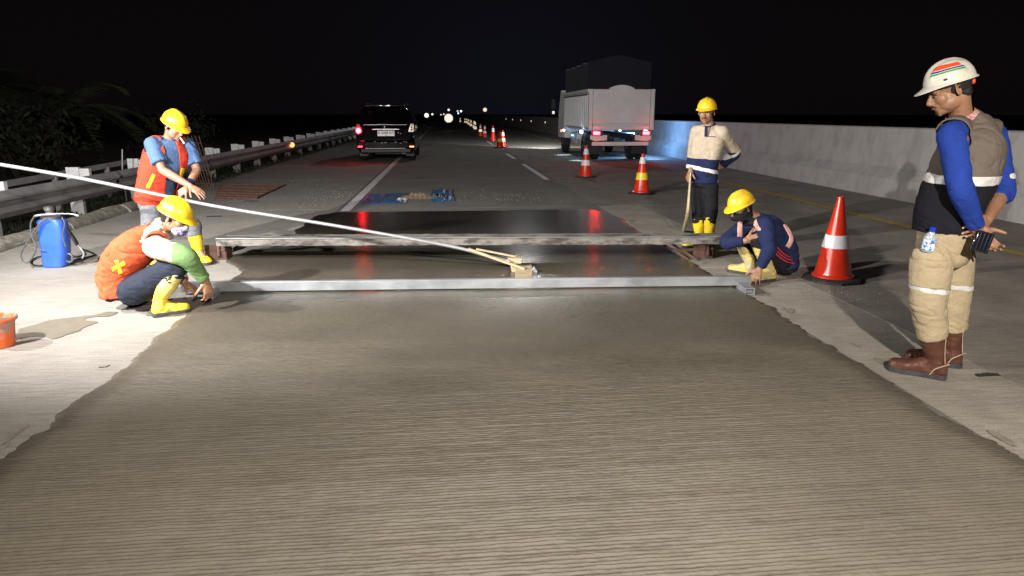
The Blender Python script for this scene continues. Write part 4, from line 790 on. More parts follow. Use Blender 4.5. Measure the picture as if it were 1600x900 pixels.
def helmet(H, fr, par, m, k=1.0, tilt=-.10, stripes=False, strap=True):
    r, f, u = fr; q_ = Matrix.Rotation(tilt, 3, r); f = q_ @ f; u = q_ @ u; c0 = H+(u*.043-f*.010)*k
    A, B, Hh = .099*k, .121*k, .108*k; seg = 48
    def pt(th, ph, sc=1.0, push=0):
        x = math.cos(ph)*math.cos(th)*A*sc; y = math.cos(ph)*math.sin(th)*B*sc; z = math.sin(ph)**.92*Hh*sc if ph > 0 else 0
        if ph > .25: z += .009*k*math.exp(-(x/(.016*k))**2)*min(1, (ph-.25)*3); z += .004*k*(math.exp(-((abs(x)-.045*k)/(.010*k))**2))*min(1, (ph-.25)*3)
        return c0+r*x+f*y+u*(z+push)
    rs = [[pt(2*math.pi*i/seg, math.radians(a)) for i in range(seg)] for a in (89, 82, 74, 66, 58, 50, 42, 34, 26, 18, 10, 4, 0)]
    def rim(w0, w1, dz):
        o = []
        for i in range(seg):
            th = 2*math.pi*i/seg; s = max(0, math.sin(th)); wd = w0+w1*s**2.2; o.append(c0+r*math.cos(th)*(A+wd*.8)+f*math.sin(th)*(B+wd)+u*(dz-.016*k*s**3*(w1 > .02*k)))
        return o
    mb = MB(); mb.rings(rs, cap=True); s_ = make(mb, 'helmet_shell', m, par, solid=.003)
    mb = MB(); mb.rings([rim(-.003*k, 0, .010*k), rim(.004*k, .004*k, .0), rim(.010*k, .038*k, -.005*k), rim(.0115*k, .0395*k, -.009*k), rim(.009*k, .036*k, -.009*k), rim(-.003*k, 0, -.003*k)], cap=False); make(mb, 'helmet_brim', m, s_)
    mb = MB(); mb.rings([[c0+r*math.cos(t)*.088*k+f*(math.sin(t)*.104*k)+u*z for t in [2*math.pi*i/28 for i in range(28)]] for z in (.012*k, -.022*k)], cap=False); make(mb, 'headband', 'strap', s_, solid=.003)
    if stripes:                                     # left side of the shell, tapes wrap round it
        for (p0, p1, t0, t1, mt) in ((38, 52, 118, 205, 'red'), (31, 35.5, 116, 208, 'blue'), (24.5, 29, 115, 209, 'greent')):
            mb = MB(); n_ = 18; mb.rings([[pt(math.radians(t0+(t1-t0)*i/n_), math.radians(a)+.05*math.sin(3.14*i/n_), 1.022) for i in range(n_+1)] for a in (p0, (p0+p1)/2, p1)], cap=False, close=False); make(mb, 'stripe', mt, s_, fix=False)
        kn = c0-f*.106*k-u*.030*k; mb = MB(); mb.ell(kn, (.013, .012, .017), (r, f, u)); make(mb, 'adjuster_knob', 'orange_glow' if 0 else 'red', s_)
        mb = MB(); mb.box(c0-r*A*.93+f*B*.42+u*.022*k, (.003, .016, .010), (r, f, u)); make(mb, 'small_mark', 'strap', s_)
    return s_
def boot(par, knee, ank, toe, m, top=.30, r=.062, sole='sole', foot=.25, name='boot', hem=None, heel=False, r_top=None):
    """ank: ankle point (about 0.1 above the ground); toe: ground point of the toe"""
    ank, toe, knee = V(ank), V(toe), V(knee); up = norm(knee-ank); fd = V((toe.x-ank.x, toe.y-ank.y, 0)); fd = norm(fd); gz = toe.z
    hl = V((ank.x, ank.y, gz))-fd*.065; sd = Z.cross(fd); tp = ank+up*top; rt = r_top or r
    mb = MB(); mb.tube([V((ank.x, ank.y, gz+.06))-fd*.012, ank+up*.02-fd*.005, ank+up*top*.5, tp], [r*.86, r*.84, rt*.97, rt], 18, 4, round_caps=False)
    F = lambda t, z: hl+fd*(foot+.04)*t+Z*z
    mb.loft([(F(.01, .045), sd*.024, Z*.022), (F(.08, .055), sd*.036, Z*.043), (F(.25, .06), sd*.041, Z*.055), (F(.45, .055), sd*.042, Z*.048), (F(.62, .045), sd*.047, Z*.037), (F(.82, .04), sd*.050, Z*.033), (F(.94, .037), sd*.040, Z*.028), (F(1.0, .034), sd*.018, Z*.014)], 18, 3, 2.5)
    me = remesh(mb, .008, 3, .0035, (14, 14, 22)); o = finish(me, name, m, par)
    mb = MB(); P = []
    for t, w_ in ((0, .022), (.05, .036), (.2, .042), (.42, .038), (.62, .048), (.82, .053), (.95, .042), (1.015, .018)): P.append((t, w_))
    out_ = [hl+fd*(foot+.04)*t+sd*w_ for t, w_ in P]+[hl+fd*(foot+.04)*t-sd*w_ for t, w_ in reversed(P)]
    mb.rings([[p+Z*.001 for p in out_], [p+Z*.022 for p in out_], [p+Z*.028 for p in out_]]); 
    if heel: hb = [hl+fd*(foot+.04)*t+sd*w_ for t, w_ in P[:3]]+[hl+fd*(foot+.04)*t-sd*w_ for t, w_ in reversed(P[:3])]; 
    make(mb, 'sole', sole, o, smooth=False, bevel=.003)
    return o, tp, up
def torso(mb, sp, lat, W, D, k=1.0, power=2.4):
    """sp: spine points pelvis->neck; lat: lateral unit vectors; W, D half widths / depths"""
    S = []
    for i, p in enumerate(sp):
        t = norm(sp[min(i+1, len(sp)-1)]-sp[max(i-1, 0)]); l = norm(lat[i]-t*lat[i].dot(t)); S.append((p, l*W[i]*k, t.cross(l)*D[i]*k))
    mb.loft(S, 24, 5, power)
def lerpv(a, b, t): return V(a)*(1-t)+V(b)*t

def person(label, base, J, skin, cfg, group=None):
    """J: world joints.  body = one continuous skin surface; clothing are its children"""
    e = empty('person', base, label, 'person', group)
    fr = frame(J['look'], cfg.get('roll', 0)); H = J['head']; kh = cfg.get('hk', 1.0)
    mb = MB(); head(mb, H, fr, kh)
    mb.tube([H-fr[2]*.05-fr[1]*.03, lerpv(H-fr[2]*.05-fr[1]*.03, J['neck'], .6), J['neck'], lerpv(J['neck'], J['spine'][-2], .5)], [.054, .052, .058, .07], 14, 3)
    hips = (J['hipL']+J['hipR'])/2; sp = J['spine']; lat = J['lat']; W = cfg.get('W', [.155, .145, .16, .165, .10]); D = cfg.get('D', [.11, .105, .11, .10, .075])
    torso(mb, sp, lat, [W[0]*.62, W[1]*.74]+[a*.82 for a in W[2:]], [D[0]*.6, D[1]*.72]+[a*.78 for a in D[2:]])
    for s in 'LR':
        mb.tube([lerpv(sp[-1], J['sh'+s], .3), J['sh'+s], J['el'+s], J['wr'+s]], [.05, .045, .035, .025], 10, 4) if 0 else None
        mb.tube([lerpv(sp[-2], J['sh'+s], .6), J['sh'+s]], [.05, .048], 10, 2); mb.tube([J['sh'+s], lerpv(J['sh'+s], J['el'+s], .5), J['el'+s]], [.048, .043, .038], 12, 3)
        mb.tube([J['el'+s], lerpv(J['el'+s], J['wr'+s], .35), J['wr'+s]], [.038, .038, .026], 12, 3)
        mb.tube([J['hip'+s], J['kn'+s]], [.056, .050], 10, 2); mb.tube([J['kn'+s], lerpv(J['kn'+s], J['an'+s], .35), J['an'+s]], [.052, .050, .035], 10, 2)
        mb.tube([J['an'+s], lerpv(J['an'+s]-Z*.02, J['to'+s]+Z*.03, .55)], [.032, .020], 8, 2)
    nl = []
    for s in 'LR':
        h = cfg['hand'+s]; nl += hand(mb, J['wr'+s], h['d'], h['back'], h['thumb'], h.get('curls', (.5,)*4), h.get('spread', .12), cfg.get('handk', 1.0), h.get('tcurl', .3), h.get('tout', .8))
    body = finish(remesh(mb, cfg.get('vox', .0055), 3), 'body', skin, e)
    if cfg.get('nails'):
        for p, d_, nrm, r in nl: mb = MB(); mb.ell(p+nrm*r*.75, (r*.6, r*.8, r*.25), (d_.cross(nrm), d_, nrm), 5, 8); make(mb, 'fingernail', 'nail', body)
    # trousers
    V_ = cfg.get('cv', .010); tr = cfg.get('trr', (.095, .078, .070, .066)); mb = MB()
    torso(mb, [sp[0]-norm(sp[1]-sp[0])*.06, sp[0], lerpv(sp[0], sp[1], .9)], [lat[0]]*2+[lat[1]], [W[0]*.9, W[0]*1.03, W[1]*1.0], [D[0]*.95, D[0]*1.06, D[1]*1.02])
    for s in 'LR':
        hem = lerpv(J['kn'+s], J['an'+s], cfg.get('hem', .45)); mb.tube([J['hip'+s], lerpv(J['hip'+s], J['kn'+s], .5), J['kn'+s], lerpv(J['kn'+s], hem, .5), hem], [tr[0], (tr[0]+tr[1])/2, tr[1], tr[2], tr[3]], 18, 4, round_caps=False); mb.ell(J['hip'+s], (tr[0]*.97,)*3)
    tme = remesh(mb, V_, 3, cfg.get('wr_t', .006), (7, 7, 13)); tro = finish(tme, 'trousers', cfg['trousers'], e)
    for nm, mt, fn, off in cfg.get('t_patch', ()): finish(tme, nm, mt, tro, fn, off)
    # shirt
    mb = MB(); torso(mb, [lerpv(sp[0], sp[1], cfg.get('shirt_lo', .1))]+sp[1:]+[J['neck']], [lat[0]]+lat[1:]+[lat[-1]], [W[0]*1.06]+[a*1.04 for a in W[1:]]+[.062], [D[0]*1.1]+[a*1.06 for a in D[1:]]+[.062])
    sr = cfg.get('slr', (.070, .060, .052, .042))
    for s in 'LR':
        e_ = cfg.get('sleeve'+s, 1.0); sh, el, wr = J['sh'+s], J['el'+s], J['wr'+s]
        mb.tube([lerpv(J['neck'], sh, .35)-Z*.02, lerpv(J['neck'], sh, .8)-Z*.004, sh], [.056, .062, sr[0]], 14, 3)
        if e_ <= 1: mb.tube([sh, lerpv(sh, el, e_*.5), lerpv(sh, el, e_)], [sr[0], (sr[0]+sr[1])/2, sr[1]], 16, 4, round_caps=False)
        else: w2 = lerpv(el, wr, e_-1); mb.tube([sh, lerpv(sh, el, .5), el, lerpv(el, w2, .5), w2], [sr[0], (sr[0]+sr[1])/2, sr[1], sr[2], sr[3]], 16, 5, round_caps=False)
    sme = remesh(mb, V_, 3, cfg.get('wr_s', .005), (8, 8, 14)); shi = finish(sme, 'shirt', cfg['shirt'], e)
    for nm, mt, fn, off in cfg.get('s_patch', ()): finish(sme, nm, mt, shi, fn, off)
    for nm, mt, pts, hw in cfg.get('s_tape', ()): tape(shi, sme, pts, hw, mt, nm)
    for nm, mt, pts, hw in cfg.get('t_tape', ()): tape(tro, tme, pts, hw, mt, nm)
    # vest
    if 'vest' in cfg:
        g = cfg.get('vg', 1.12); lo = cfg.get('vest_lo', -.15); mb = MB(); torso(mb, [lerpv(sp[0], sp[1], lo)]+sp[1:]+[J['neck']-norm(J['neck']-sp[-1])*.01], [lat[0]]+lat[1:]+[lat[-1]], [W[0]*g*cfg.get('vflare', 1.03)]+[a*g for a in W[1:]]+[.072], [D[0]*g*1.06]+[a*(g+.02) for a in D[1:]]+[.075])
        for s in 'LR': mb.tube([lerpv(J['neck'], J['sh'+s], .3)-Z*.02, lerpv(J['neck'], J['sh'+s], .85)], [.062, .072], 14, 3)
        vme = remesh(mb, V_, 3, cfg.get('wr_v', .006), (7, 7, 12)); shl = {s: J['sh'+s] for s in 'LR'}; vp = cfg.get('vopen', .0); ax_f = J['front']
        def keep(c_, n_):
            for s in 'LR':
                if (c_-lerpv(shl[s], J['el'+s], .06)).length < cfg.get('armhole', .088): return False
            if vp and n_.dot(ax_f) > .2 and abs((c_-sp[-2]).dot(lat[-1])) < vp: return False
            if (c_-J['neck']).length < .075: return False
            return True
        xk = cfg.get('vkeep'); kk = (lambda c_, n_: keep(c_, n_) and xk(c_, n_)) if xk else keep
        ves = finish(vme, 'vest', cfg['vest'], e, kk, 0, .006)
        for nm, mt, pts, hw in cfg.get('v_tape', ()): tape(ves, vme, pts, hw, mt, nm, .009)
        for nm, mt, fn, off in cfg.get('v_patch', ()): finish(vme, nm, mt, ves, (lambda fn: lambda c_, n_: kk(c_, n_) and fn(c_, n_))(fn), off)
    # boots
    bt = cfg['boots']
    for s in 'LR':
        o, tp, up = boot(e, J['kn'+s], J['an'+s], J['to'+s], bt['m'], bt.get('top', .30), bt.get('r', .062), bt.get('sole', 'sole'), bt.get('foot', .23), r_top=bt.get('rt'))
    if cfg.get('hair', True): hair(H, fr, e, kh)
    face_parts(H, fr, body, kh, **cfg.get('face', {}))
    hs = helmet(H, fr, e, cfg['helmet'], kh*cfg.get('helk', 1), cfg.get('tilt', -.1), cfg.get('stripes', False))
    return e, fr, H, body
from mathutils.bvhtree import BVHTree
def tape(par, me, pts, hw, m, name, lift=.005, n=14):
    """a strip of cloth tape laid over a garment along points given as seen in the photo; hw = half width in metres"""
    bvh = BVHTree.FromPolygons([v.co for v in me.vertices], [p.vertices[:] for p in me.polygons]); o0 = V((0, 0, CH)); Q = [V((*p, 0)) for p in cr(pts, max(2, n//max(1, len(pts)-1)))]
    rows = []
    for i, p in enumerate(Q):
        t = norm(Q[min(i+1, len(Q)-1)]-Q[max(i-1, 0)]); s = V((-t.y, t.x, 0)); row = []
        h0 = bvh.ray_cast(o0, norm(ray(p.x, p.y)))
        if h0[0] is None: continue
        wpx = hw/((h0[0]-o0).length)*FP
        for k in (-1, -.5, 0, .5, 1):
            q = p+s*wpx*k; h = bvh.ray_cast(o0, norm(ray(q.x, q.y)))
            if h[0] is None or (h[0]-h0[0]).length > hw*3: h = h0
            row.append(h[0]+h[1]*lift)
        rows.append(row)
    if len(rows) < 2: return
    for _ in range(2): rows = [rows[0]]+[[(a+b*2+c)/4 for a, b, c in zip(rows[i-1], rows[i], rows[i+1])] for i in range(1, len(rows)-1)]+[rows[-1]]
    mb = MB(); mb.rings(rows, cap=False, close=False); return make(mb, name, m, par, fix=False, solid=.0015)

# --- worker with white helmet and grey vest, far right
P = PE = lambda x, y, dd=0: PD(x, y, 3.72+dd)
lt = norm(cR*-.6-cH*.8); fw = norm(cR*-.8+cH*.6)
J = dict(head=P(1483, 141, .0), look=cR*-.92+cH*.16-Z*.42, neck=P(1503, 186, .02), spine=[P(1474, 392, .02), P(1482, 330, 0), P(1500, 285, 0), P(1518, 232, .01), P(1513, 200, .02)], lat=[lt]*5, front=fw,
         hipL=P(1456, 405, -.07), hipR=P(1490, 402, .09), knL=P(1450, 470, -.08), knR=P(1488, 465, .10), anL=P(1462, 560, -.06), anR=P(1485, 552, .12), toL=V((*G(1396, 578)[:2], 0)), toR=V((*G(1404, 562)[:2], 0)),
         shL=P(1486, 212, -.15), shR=P(1553, 212, .16), elL=P(1502, 296, -.26), elR=P(1568, 298, .02), wrL=P(1527, 358, -.22), wrR=P(1543, 343, -.15))
J['anL'].z = .10; J['anR'].z = .10
zb = lambda y, dd=0: P(1480, y, dd).z
c = dict(W=[.155, .158, .172, .190, .14], D=[.120, .132, .138, .130, .09], vox=.0045, cv=.0075, trousers='khaki', shirt='royal', vest='taupe', armhole=.098, vg=1.12, vest_lo=-.6, vflare=1.0, vkeep=lambda q, n_: q.z > zb(357)+.02*(q-P(1480, 357)).dot(cR),
         hk=1.0, helmet='helmet_w', stripes=True, tilt=.12, helk=.97, trr=(.103, .090, .082, .076), hem=.60, wr_t=.0055, wr_v=.005, wr_s=.005, sleeveL=1.93, sleeveR=1.30, shirt_lo=.95, slr=(.064, .057, .048, .040), nails=True,
         boots=dict(m='leather', top=.20, r=.058, foot=.25, rt=.062), face=dict(beard=True, moustache=True),
         handL=dict(d=cR*.62-Z*.72-cH*.05, back=cH*.95+Z*.1, thumb=Z*.8+cR*.9, curls=(.75, .85, .9, 1.0), spread=.04, tcurl=.35, tout=.75), handR=dict(d=-cR*.72-Z*.38-cH*.55, back=-cH*.75+cR*.45+Z*.3, thumb=Z*.8+cR*.2, curls=(.55, .6, .62, .7), tcurl=.6, tout=.4),
         v_patch=[('black_panel', 'vblack', lambda q, n_: q.z < zb(281), .0065), ('reflective_band', 'reflect', lambda q, n_: zb(284) < q.z < zb(270.5), .0085)],
         t_patch=[('cargo_pocket', 'khaki', lambda q, n_: abs((q-PE(1444, 413, -.1)).dot(cR)) < .078 and abs((q-PE(1444, 413)).z) < .092 and n_.dot(cH) < .15, .009), ('pocket_flap', 'khaki', lambda q, n_: abs((q-PE(1444, 413, -.1)).dot(cR)) < .082 and abs((q-PE(1444, 392)).z) < .022 and n_.dot(cH) < .15, .014), ('reflective_band', 'reflect', lambda q, n_: zb(448) < q.z+.10*(q-J['knL']).dot(cR) < zb(441), .003)])
wz = lambda q: (q-J['shR']).length
c['s_patch'] = [('reflective_band', 'reflect', lambda q, n_: abs(q.z-zb(275)) < .014 and (q-J['shR']).dot(cR) > .005, .003)]
E_, frE, hE, bE = person('man in white striped helmet, grey vest and khaki trousers, hands behind his back', G(1455, 585), J, 'skin', c)
# collar of the plaid shirt
mb = MB(); nk = J['neck']; ax = norm(J['head']-nk); u1 = norm(ax.cross(fw)); u2 = ax.cross(u1)
mb.rings([[nk+ax*z+(u1*math.cos(t)+u2*math.sin(t))*r for t in [2*math.pi*i/24 for i in range(24)]] for r, z in ((.084, -.035), (.078, .0), (.068, .030), (.076, .012), (.094, -.030))], cap=False); make(mb, 'collar', 'plaid', E_)
def collar(par, nk, hd, m, r=.066, h=.025):
    mb = MB(); ax = norm(hd-nk); u1 = norm(ax.orthogonal()); u2 = ax.cross(u1); mb.rings([[nk+ax*z+(u1*math.cos(t)+u2*math.sin(t))*rr for t in [2*math.pi*i/24 for i in range(24)]] for rr, z in ((r+.010, -h), (r+.004, 0), (r-.003, h), (r+.004, h*.5), (r+.016, -h))], cap=False); return make(mb, 'collar', m, par)
# phone in the left hand
q = P(1535, 378, -.265); ph = empty('mobile_phone', q, 'black ribbed mobile phone held behind the back of the man in the white helmet', 'phone'); a1 = norm(cR*.96+Z*-.25); a3 = norm(-cH+cR*.2); a2 = a3.cross(a1)
bxo('phone_body', q, (.088, .105, .014), 'phone', ph, .006, (a1, a2, a3)); 
for i in range(4): bxo('ridge', q+a1*(-.028+.019*i)+a3*.0085, (.003, .095, .004), 'plastic', ph, .001, (a1, a2, a3))
# drink bottle in the trouser pocket
q0 = P(1448, 392, -.13); ax = norm(Z-cH*.22); bo = empty('water_bottle', q0, 'small water bottle with blue cap and label tucked in the khaki trouser pocket', 'bottle')
mb = MB(); mb.lathe(q0, [(.025, 0), (.030, .005), (.031, .045), (.029, .05), (.031, .055), (.030, .075), (.020, .095), (.013, .104), (.013, .112)], 20, ax=ax); make(mb, 'flask', 'bottle', bo)
mb = MB(); mb.lathe(q0, [(.0316, .012), (.0316, .068)], 20, ax=ax, cap=False); make(mb, 'label', 'label', bo); mb = MB(); mb.lathe(q0, [(.0145, .108), (.0150, .128), (.012, .130), (.001, .130)], 16, ax=ax); make(mb, 'cap', 'cap', bo)
# boot trim
for s, oo in (('L', -1), ('R', 1)):
    an, to = J['an'+s], J['to'+s]; fd = norm(V((to.x-an.x, to.y-an.y, 0))); sd = Z.cross(fd); sd = sd if sd.dot(cH) < 0 else -sd
    mb = MB(); B0 = V((an.x, an.y, 0)); mb.tube([B0+sd*.047+fd*.012+Z*.028, B0+sd*.052-fd*.004+Z*.060, B0+sd*.049-fd*.035+Z*.082, B0+sd*.022-fd*.068+Z*.094], .0028, 6, 4); make(mb, 'piping', 'stitch', E_)
    mb = MB(); mb.tube([B0+sd*.045-fd*.050+Z*.10, B0+sd*.049-fd*.040+Z*.18, B0+sd*.053-fd*.036+Z*.27], .0022, 6, 3); make(mb, 'seam', 'stitch', E_)

# --- standing worker in blue tee and orange vest, left
D0 = 6.75; PA = lambda x, y, dd=0: PD(x, y, 6.75+dd); P = PA
lt = norm(cR*.72+cH*.69); fw = norm(cR*.69-cH*.72)
J = dict(head=P(273, 199, -.04), look=cR*.80-cH*.42-Z*.42, neck=P(264, 219, .0), spine=[P(243, 318, .02), P(245, 292, .0), P(252, 265, -.03), P(262, 240, -.03), P(263, 226, -.01)], lat=[lt]*5, front=fw,
         hipL=P(260, 326, .06), hipR=P(236, 326, -.07), knL=P(300, 352, .02), knR=P(236, 368, -.12), anL=P(311, 396, .02), anR=P(236, 404, -.05), toL=V((*G(330, 416)[:2], 0)), toR=V((*G(252, 424)[:2], 0)),
         shL=P(293, 227, .12), shR=P(239, 226, -.13), elL=P(308, 266, .06), elR=P(254, 266, -.22), wrL=P(292, 293, -.17), wrR=P(298, 291, -.32))
J['anL'].z = .11; J['anR'].z = .11
c = dict(W=[.150, .145, .155, .165, .12], D=[.115, .115, .12, .11, .08], cv=.009, trousers='grey_jeans', shirt='blue_tee', vest='orange', vopen=.062, armhole=.090, vest_lo=.1, vg=1.16,
         helmet='helmet_y', tilt=-.02, hk=.97, helk=1.06, trr=(.095, .080, .072, .068), hem=.42, sleeveL=.78, sleeveR=.74, slr=(.075, .074, .06, .05), boots=dict(m='boot_y', top=.27, r=.060, foot=.24, rt=.066),
         face=dict(moustache=False), handR=dict(d=cR*.80-Z*.50-cH*.2, back=Z*.8-cH*.5+cR*.3, thumb=-cH-Z*.2, curls=(.25, .22, .3, .38), spread=.2, tcurl=.1), handL=dict(d=-cR*.75-Z*.6-cH*.1, back=-cH*.6+Z*.5, thumb=-cR*.3-Z*.2-cH, curls=(1.0, 1.05, 1.1, 1.1), tcurl=.5),
         v_tape=[('yellow_tape', 'yreflect', [(231, 294), (236, 283), (241, 272)], .019), ('yellow_tape', 'yreflect', [(280, 285), (283, 272), (285, 262)], .018)])
A_, frA, hA, bA = person('standing man in yellow helmet, blue tee and orange vest holding the long pole', G(262, 414), J, 'skin_light', c)
collar(A_, J['neck'], J['head'], 'blue_tee', .062, .012)
r_, f_, u_ = frA; m0 = hA+(f_*.093-u_*.058)*.97
mb = MB(); mb.tube([m0, m0+f_*.075-u_*.022+r_*.01], .0052, 8, 1); cg = make(mb, 'cigarette', 'paper', None, origin=m0); props(cg, 'white cigarette between the lips of the man in the blue tee', 'cigarette')
mb = MB(); q = J['wrL']; d_ = norm(J['elL']-q); mb.tube([q, q+d_*.09], [.034, .042], 12, 2, round_caps=False); make(mb, 'wrist_guard', 'navy', A_); mb = MB(); mb.ell(PA(213, 312, -.05), (.02, .02, .02)); make(mb, 'white_knob', 'reflect', A_)

# --- crouching worker at the left end of the bar
P = PB = lambda x, y, dd=0: PD(x, y, 5.05+dd)
lt = norm(cR*-.05+cH); fw = norm(cR+cH*.05)
J = dict(head=P(274, 341, -.02), look=cR*.90-cH*.12-Z*.38, neck=P(247, 362, -.01), spine=[P(190, 452, .02), P(186, 428, .02), P(200, 400, .0), P(224, 380, 0), P(238, 370, 0)], lat=[lt]*5, front=fw,
         hipL=P(206, 456, .12), hipR=P(206, 455, -.09), knL=P(274, 414, .16), knR=P(279, 414, -.14), anL=P(206, 465, .17), anR=P(250, 466, -.17), toL=V((*G(252, 474)[:2], 0)), toR=V((*G(280, 489)[:2], 0)),
         shL=P(246, 380, .17), shR=P(242, 386, -.18), elL=P(272, 418, .24), elR=P(291, 402, -.24), wrL=P(288, 440, .10), wrR=P(322, 439, -.14))
J['anL'].z = .10; J['anR'].z = .12
gn = lambda q, n_: (q-lerpv(J['elR'], J['wrR'], .42)).length < .21 and (q-J['elR']).dot(cR) > -.075 and n_.length > 0
c = dict(W=[.148, .148, .153, .163, .11], D=[.108, .115, .115, .105, .08], cv=.008, trousers='dark_jeans', shirt='cream', vest='orange_dirty', armhole=.100, vest_lo=-.25, vg=1.10, wr_v=.010,
         helmet='helmet_y', tilt=-.05, hk=.98, trr=(.105, .082, .068, .064), hem=.30, sleeveL=1.9, sleeveR=1.90, slr=(.080, .068, .050, .040), boots=dict(m='boot_dirty', top=.25, r=.055, foot=.215, rt=.064),
         face=dict(mouth=False), handR=dict(d=cR*.15-Z*.95-cH*.1, back=cR*.8-cH*.5, thumb=-cH-cR*.6, curls=(.7, .75, .8, .8), tcurl=.5), handL=dict(d=cR*.7-Z*.6, back=Z*.7+cR*.3, thumb=-cH, curls=(.7,)*4),
         s_patch=[('green_sleeve', 'green', gn, .004)],
         v_tape=[('yellow_tape', 'yreflect', [(183, 406), (186, 416), (189, 427)], .015), ('yellow_tape', 'yreflect', [(176, 421), (186, 416), (196, 410)], .015)],
         v_patch=[('yellow_hem', 'yreflect', lambda q, n_: (q-J['neck']).dot(cR) < -.02 and n_.dot(Z)-n_.dot(cR)*.6 > .75 and q.z < PB(0, 358).z and n_.dot(cH) > .15, .004)])
B_, frB, hB, bB = person('crouching man in orange vest with yellow cross holding the left bar end', G(245, 485), J, 'skin', c)
r_, f_, u_ = frB
mb = MB(); mb.ell(hB+f_*.050-u_*.062, (.062, .060, .052), frB, 12, 16); mb.ell(hB+f_*.092-u_*.040, (.022, .020, .024), frB); finish(remesh(mb, .007, 2, .003, (30, 30, 30)), 'face_mask', 'mask', B_)
mb = MB(); mb.loft([(J['neck']-cR*.045-Z*.055, cR*.13, cH*.14), (J['neck']-cR*.02-Z*.0, cR*.092, cH*.095), (J['neck']+cR*.012+Z*.04, cR*.072, cH*.074), (hB-f_*.05-u_*.055, f_*.078, r_*.070)], 22, 4); finish(remesh(mb, .008, 2, .010, (16, 16, 16)), 'hood', 'cream2', B_)
mb = MB()
for i, (dx, dz) in enumerate(((.0, .0), (.014, .010), (-.010, .014), (.012, -.016), (.020, .022))): mb.ell(lerpv(J['anR'], J['knR'], .62)-cH*.0635+cR*dx+Z*dz, (.010, .004, .008), n=6, m=8)
make(mb, 'mud_spots', 'hose_b', B_)

# --- standing worker in cream shirt, right of the slab
P = PC = lambda x, y, dd=0: PD(x, y, 7.55+dd)
lt = norm(cR*.86-cH*.45); fw = norm(-cR*.46-cH*.86)
J = dict(head=P(1104, 176, -.03), look=-cR*.46-cH*.85-Z*.10, neck=P(1108, 197, 0), spine=[P(1098, 282, 0), P(1099, 262, 0), P(1103, 240, .0), P(1107, 218, 0), P(1108, 205, 0)], lat=[lt]*5, front=fw,
         hipL=P(1109, 290, -.04), hipR=P(1091, 290, .04), knL=P(1111, 330, -.06), knR=P(1091, 327, .02), anL=P(1107, 376, -.03), anR=P(1092, 370, .05), toL=V((*G(1101, 394)[:2], 0)), toR=V((*G(1084, 386)[:2], 0)),
         shL=P(1128, 207, -.06), shR=P(1089, 206, .08), elL=P(1148, 238, .10), elR=P(1083, 238, .12), wrL=P(1127, 260, .17), wrR=P(1079, 266, -.05))
J['anL'].z = .11; J['anR'].z = .11
c = dict(W=[.145, .140, .150, .160, .11], D=[.105, .105, .11, .10, .075], cv=.009, trousers='black', shirt='cream', shirt_lo=-.15, helmet='helmet_y', tilt=.06, hk=.97, trr=(.090, .070, .064, .060), hem=.50,
         sleeveL=1.88, sleeveR=1.9, slr=(.072, .062, .052, .042), boots=dict(m='boot_y', top=.27, r=.056, foot=.23, rt=.062), face=dict(moustache=True),
         handL=dict(d=-cR*.85+cH*.3-Z*.2, back=cH*.6-Z*.2, thumb=Z, curls=(.6,)*4), handR=dict(d=-Z*.85-cR*.3-cH*.2, back=-cR*.8-cH*.3, thumb=-cH+cR*.3, curls=(.9, .95, 1, 1), tcurl=.4),
         s_patch=[('navy_sleeve', 'navy', lambda q, n_: (q-J['elL']).dot(Z) < .0 and (q-PC(1131, 245)).dot(cR) > .0, .004), ('navy_hem', 'navy', lambda q, n_: q.z < PC(0, 247).z+.1*(PC(1085, 247)-q).dot(cR)*-1*-.5 and (q-PC(1131, 245)).dot(cR) < .0, .003),
                  ('reflective_band', 'reflect', lambda q, n_: PC(0, 260).z < q.z+.35*(q-PC(1079, 0)).dot(cR)*.6 < PC(0, 254.5).z and (q-PC(1131, 245)).dot(cR) < .0, .006), ('reflective_band', 'reflect', lambda q, n_: abs((q-J['elL']-norm(J['shL']-J['elL'])*.02).dot(norm(J['shL']-J['elL']))) < .018 and (q-PC(1131, 0)).dot(cR) > 0, .006)])
C_, frC, hC, bC = person('standing man in yellow helmet and cream shirt with one hand behind him', G(1098, 390), J, 'skin', c)
collar(C_, J['neck'], J['head'], 'navy', .064, .02)
mb = MB(); q = J['neck']+fw*.10; mb.box(q-Z*.05+fw*.015, (.03, .008, .11), (lt, fw, norm(Z+fw*.12))); make(mb, 'placket', 'navy', C_, smooth=False)
mb = MB(); q = P(1116, 213, -.0)+fw*.125; mb.box(q, (.075, .003, .008), (lt, fw, Z)); make(mb, 'chest_lettering', 'strap', C_, smooth=False)
p0, p1 = P(1079, 270, -.12), V((*G(1068, 362)[:2], .0)); stk = empty('wooden_staff', p1, 'pale curved wooden staff leaning in the hand of the man in the cream shirt', 'staff')
mb = MB(); mb.tube([p0, P(1077, 300, -.10), P(1074, 335, -.05), p1+Z*.01], [.012, .020, .024, .026], 10, 4, flat=.6); make(mb, 'shaft', 'wood', stk)

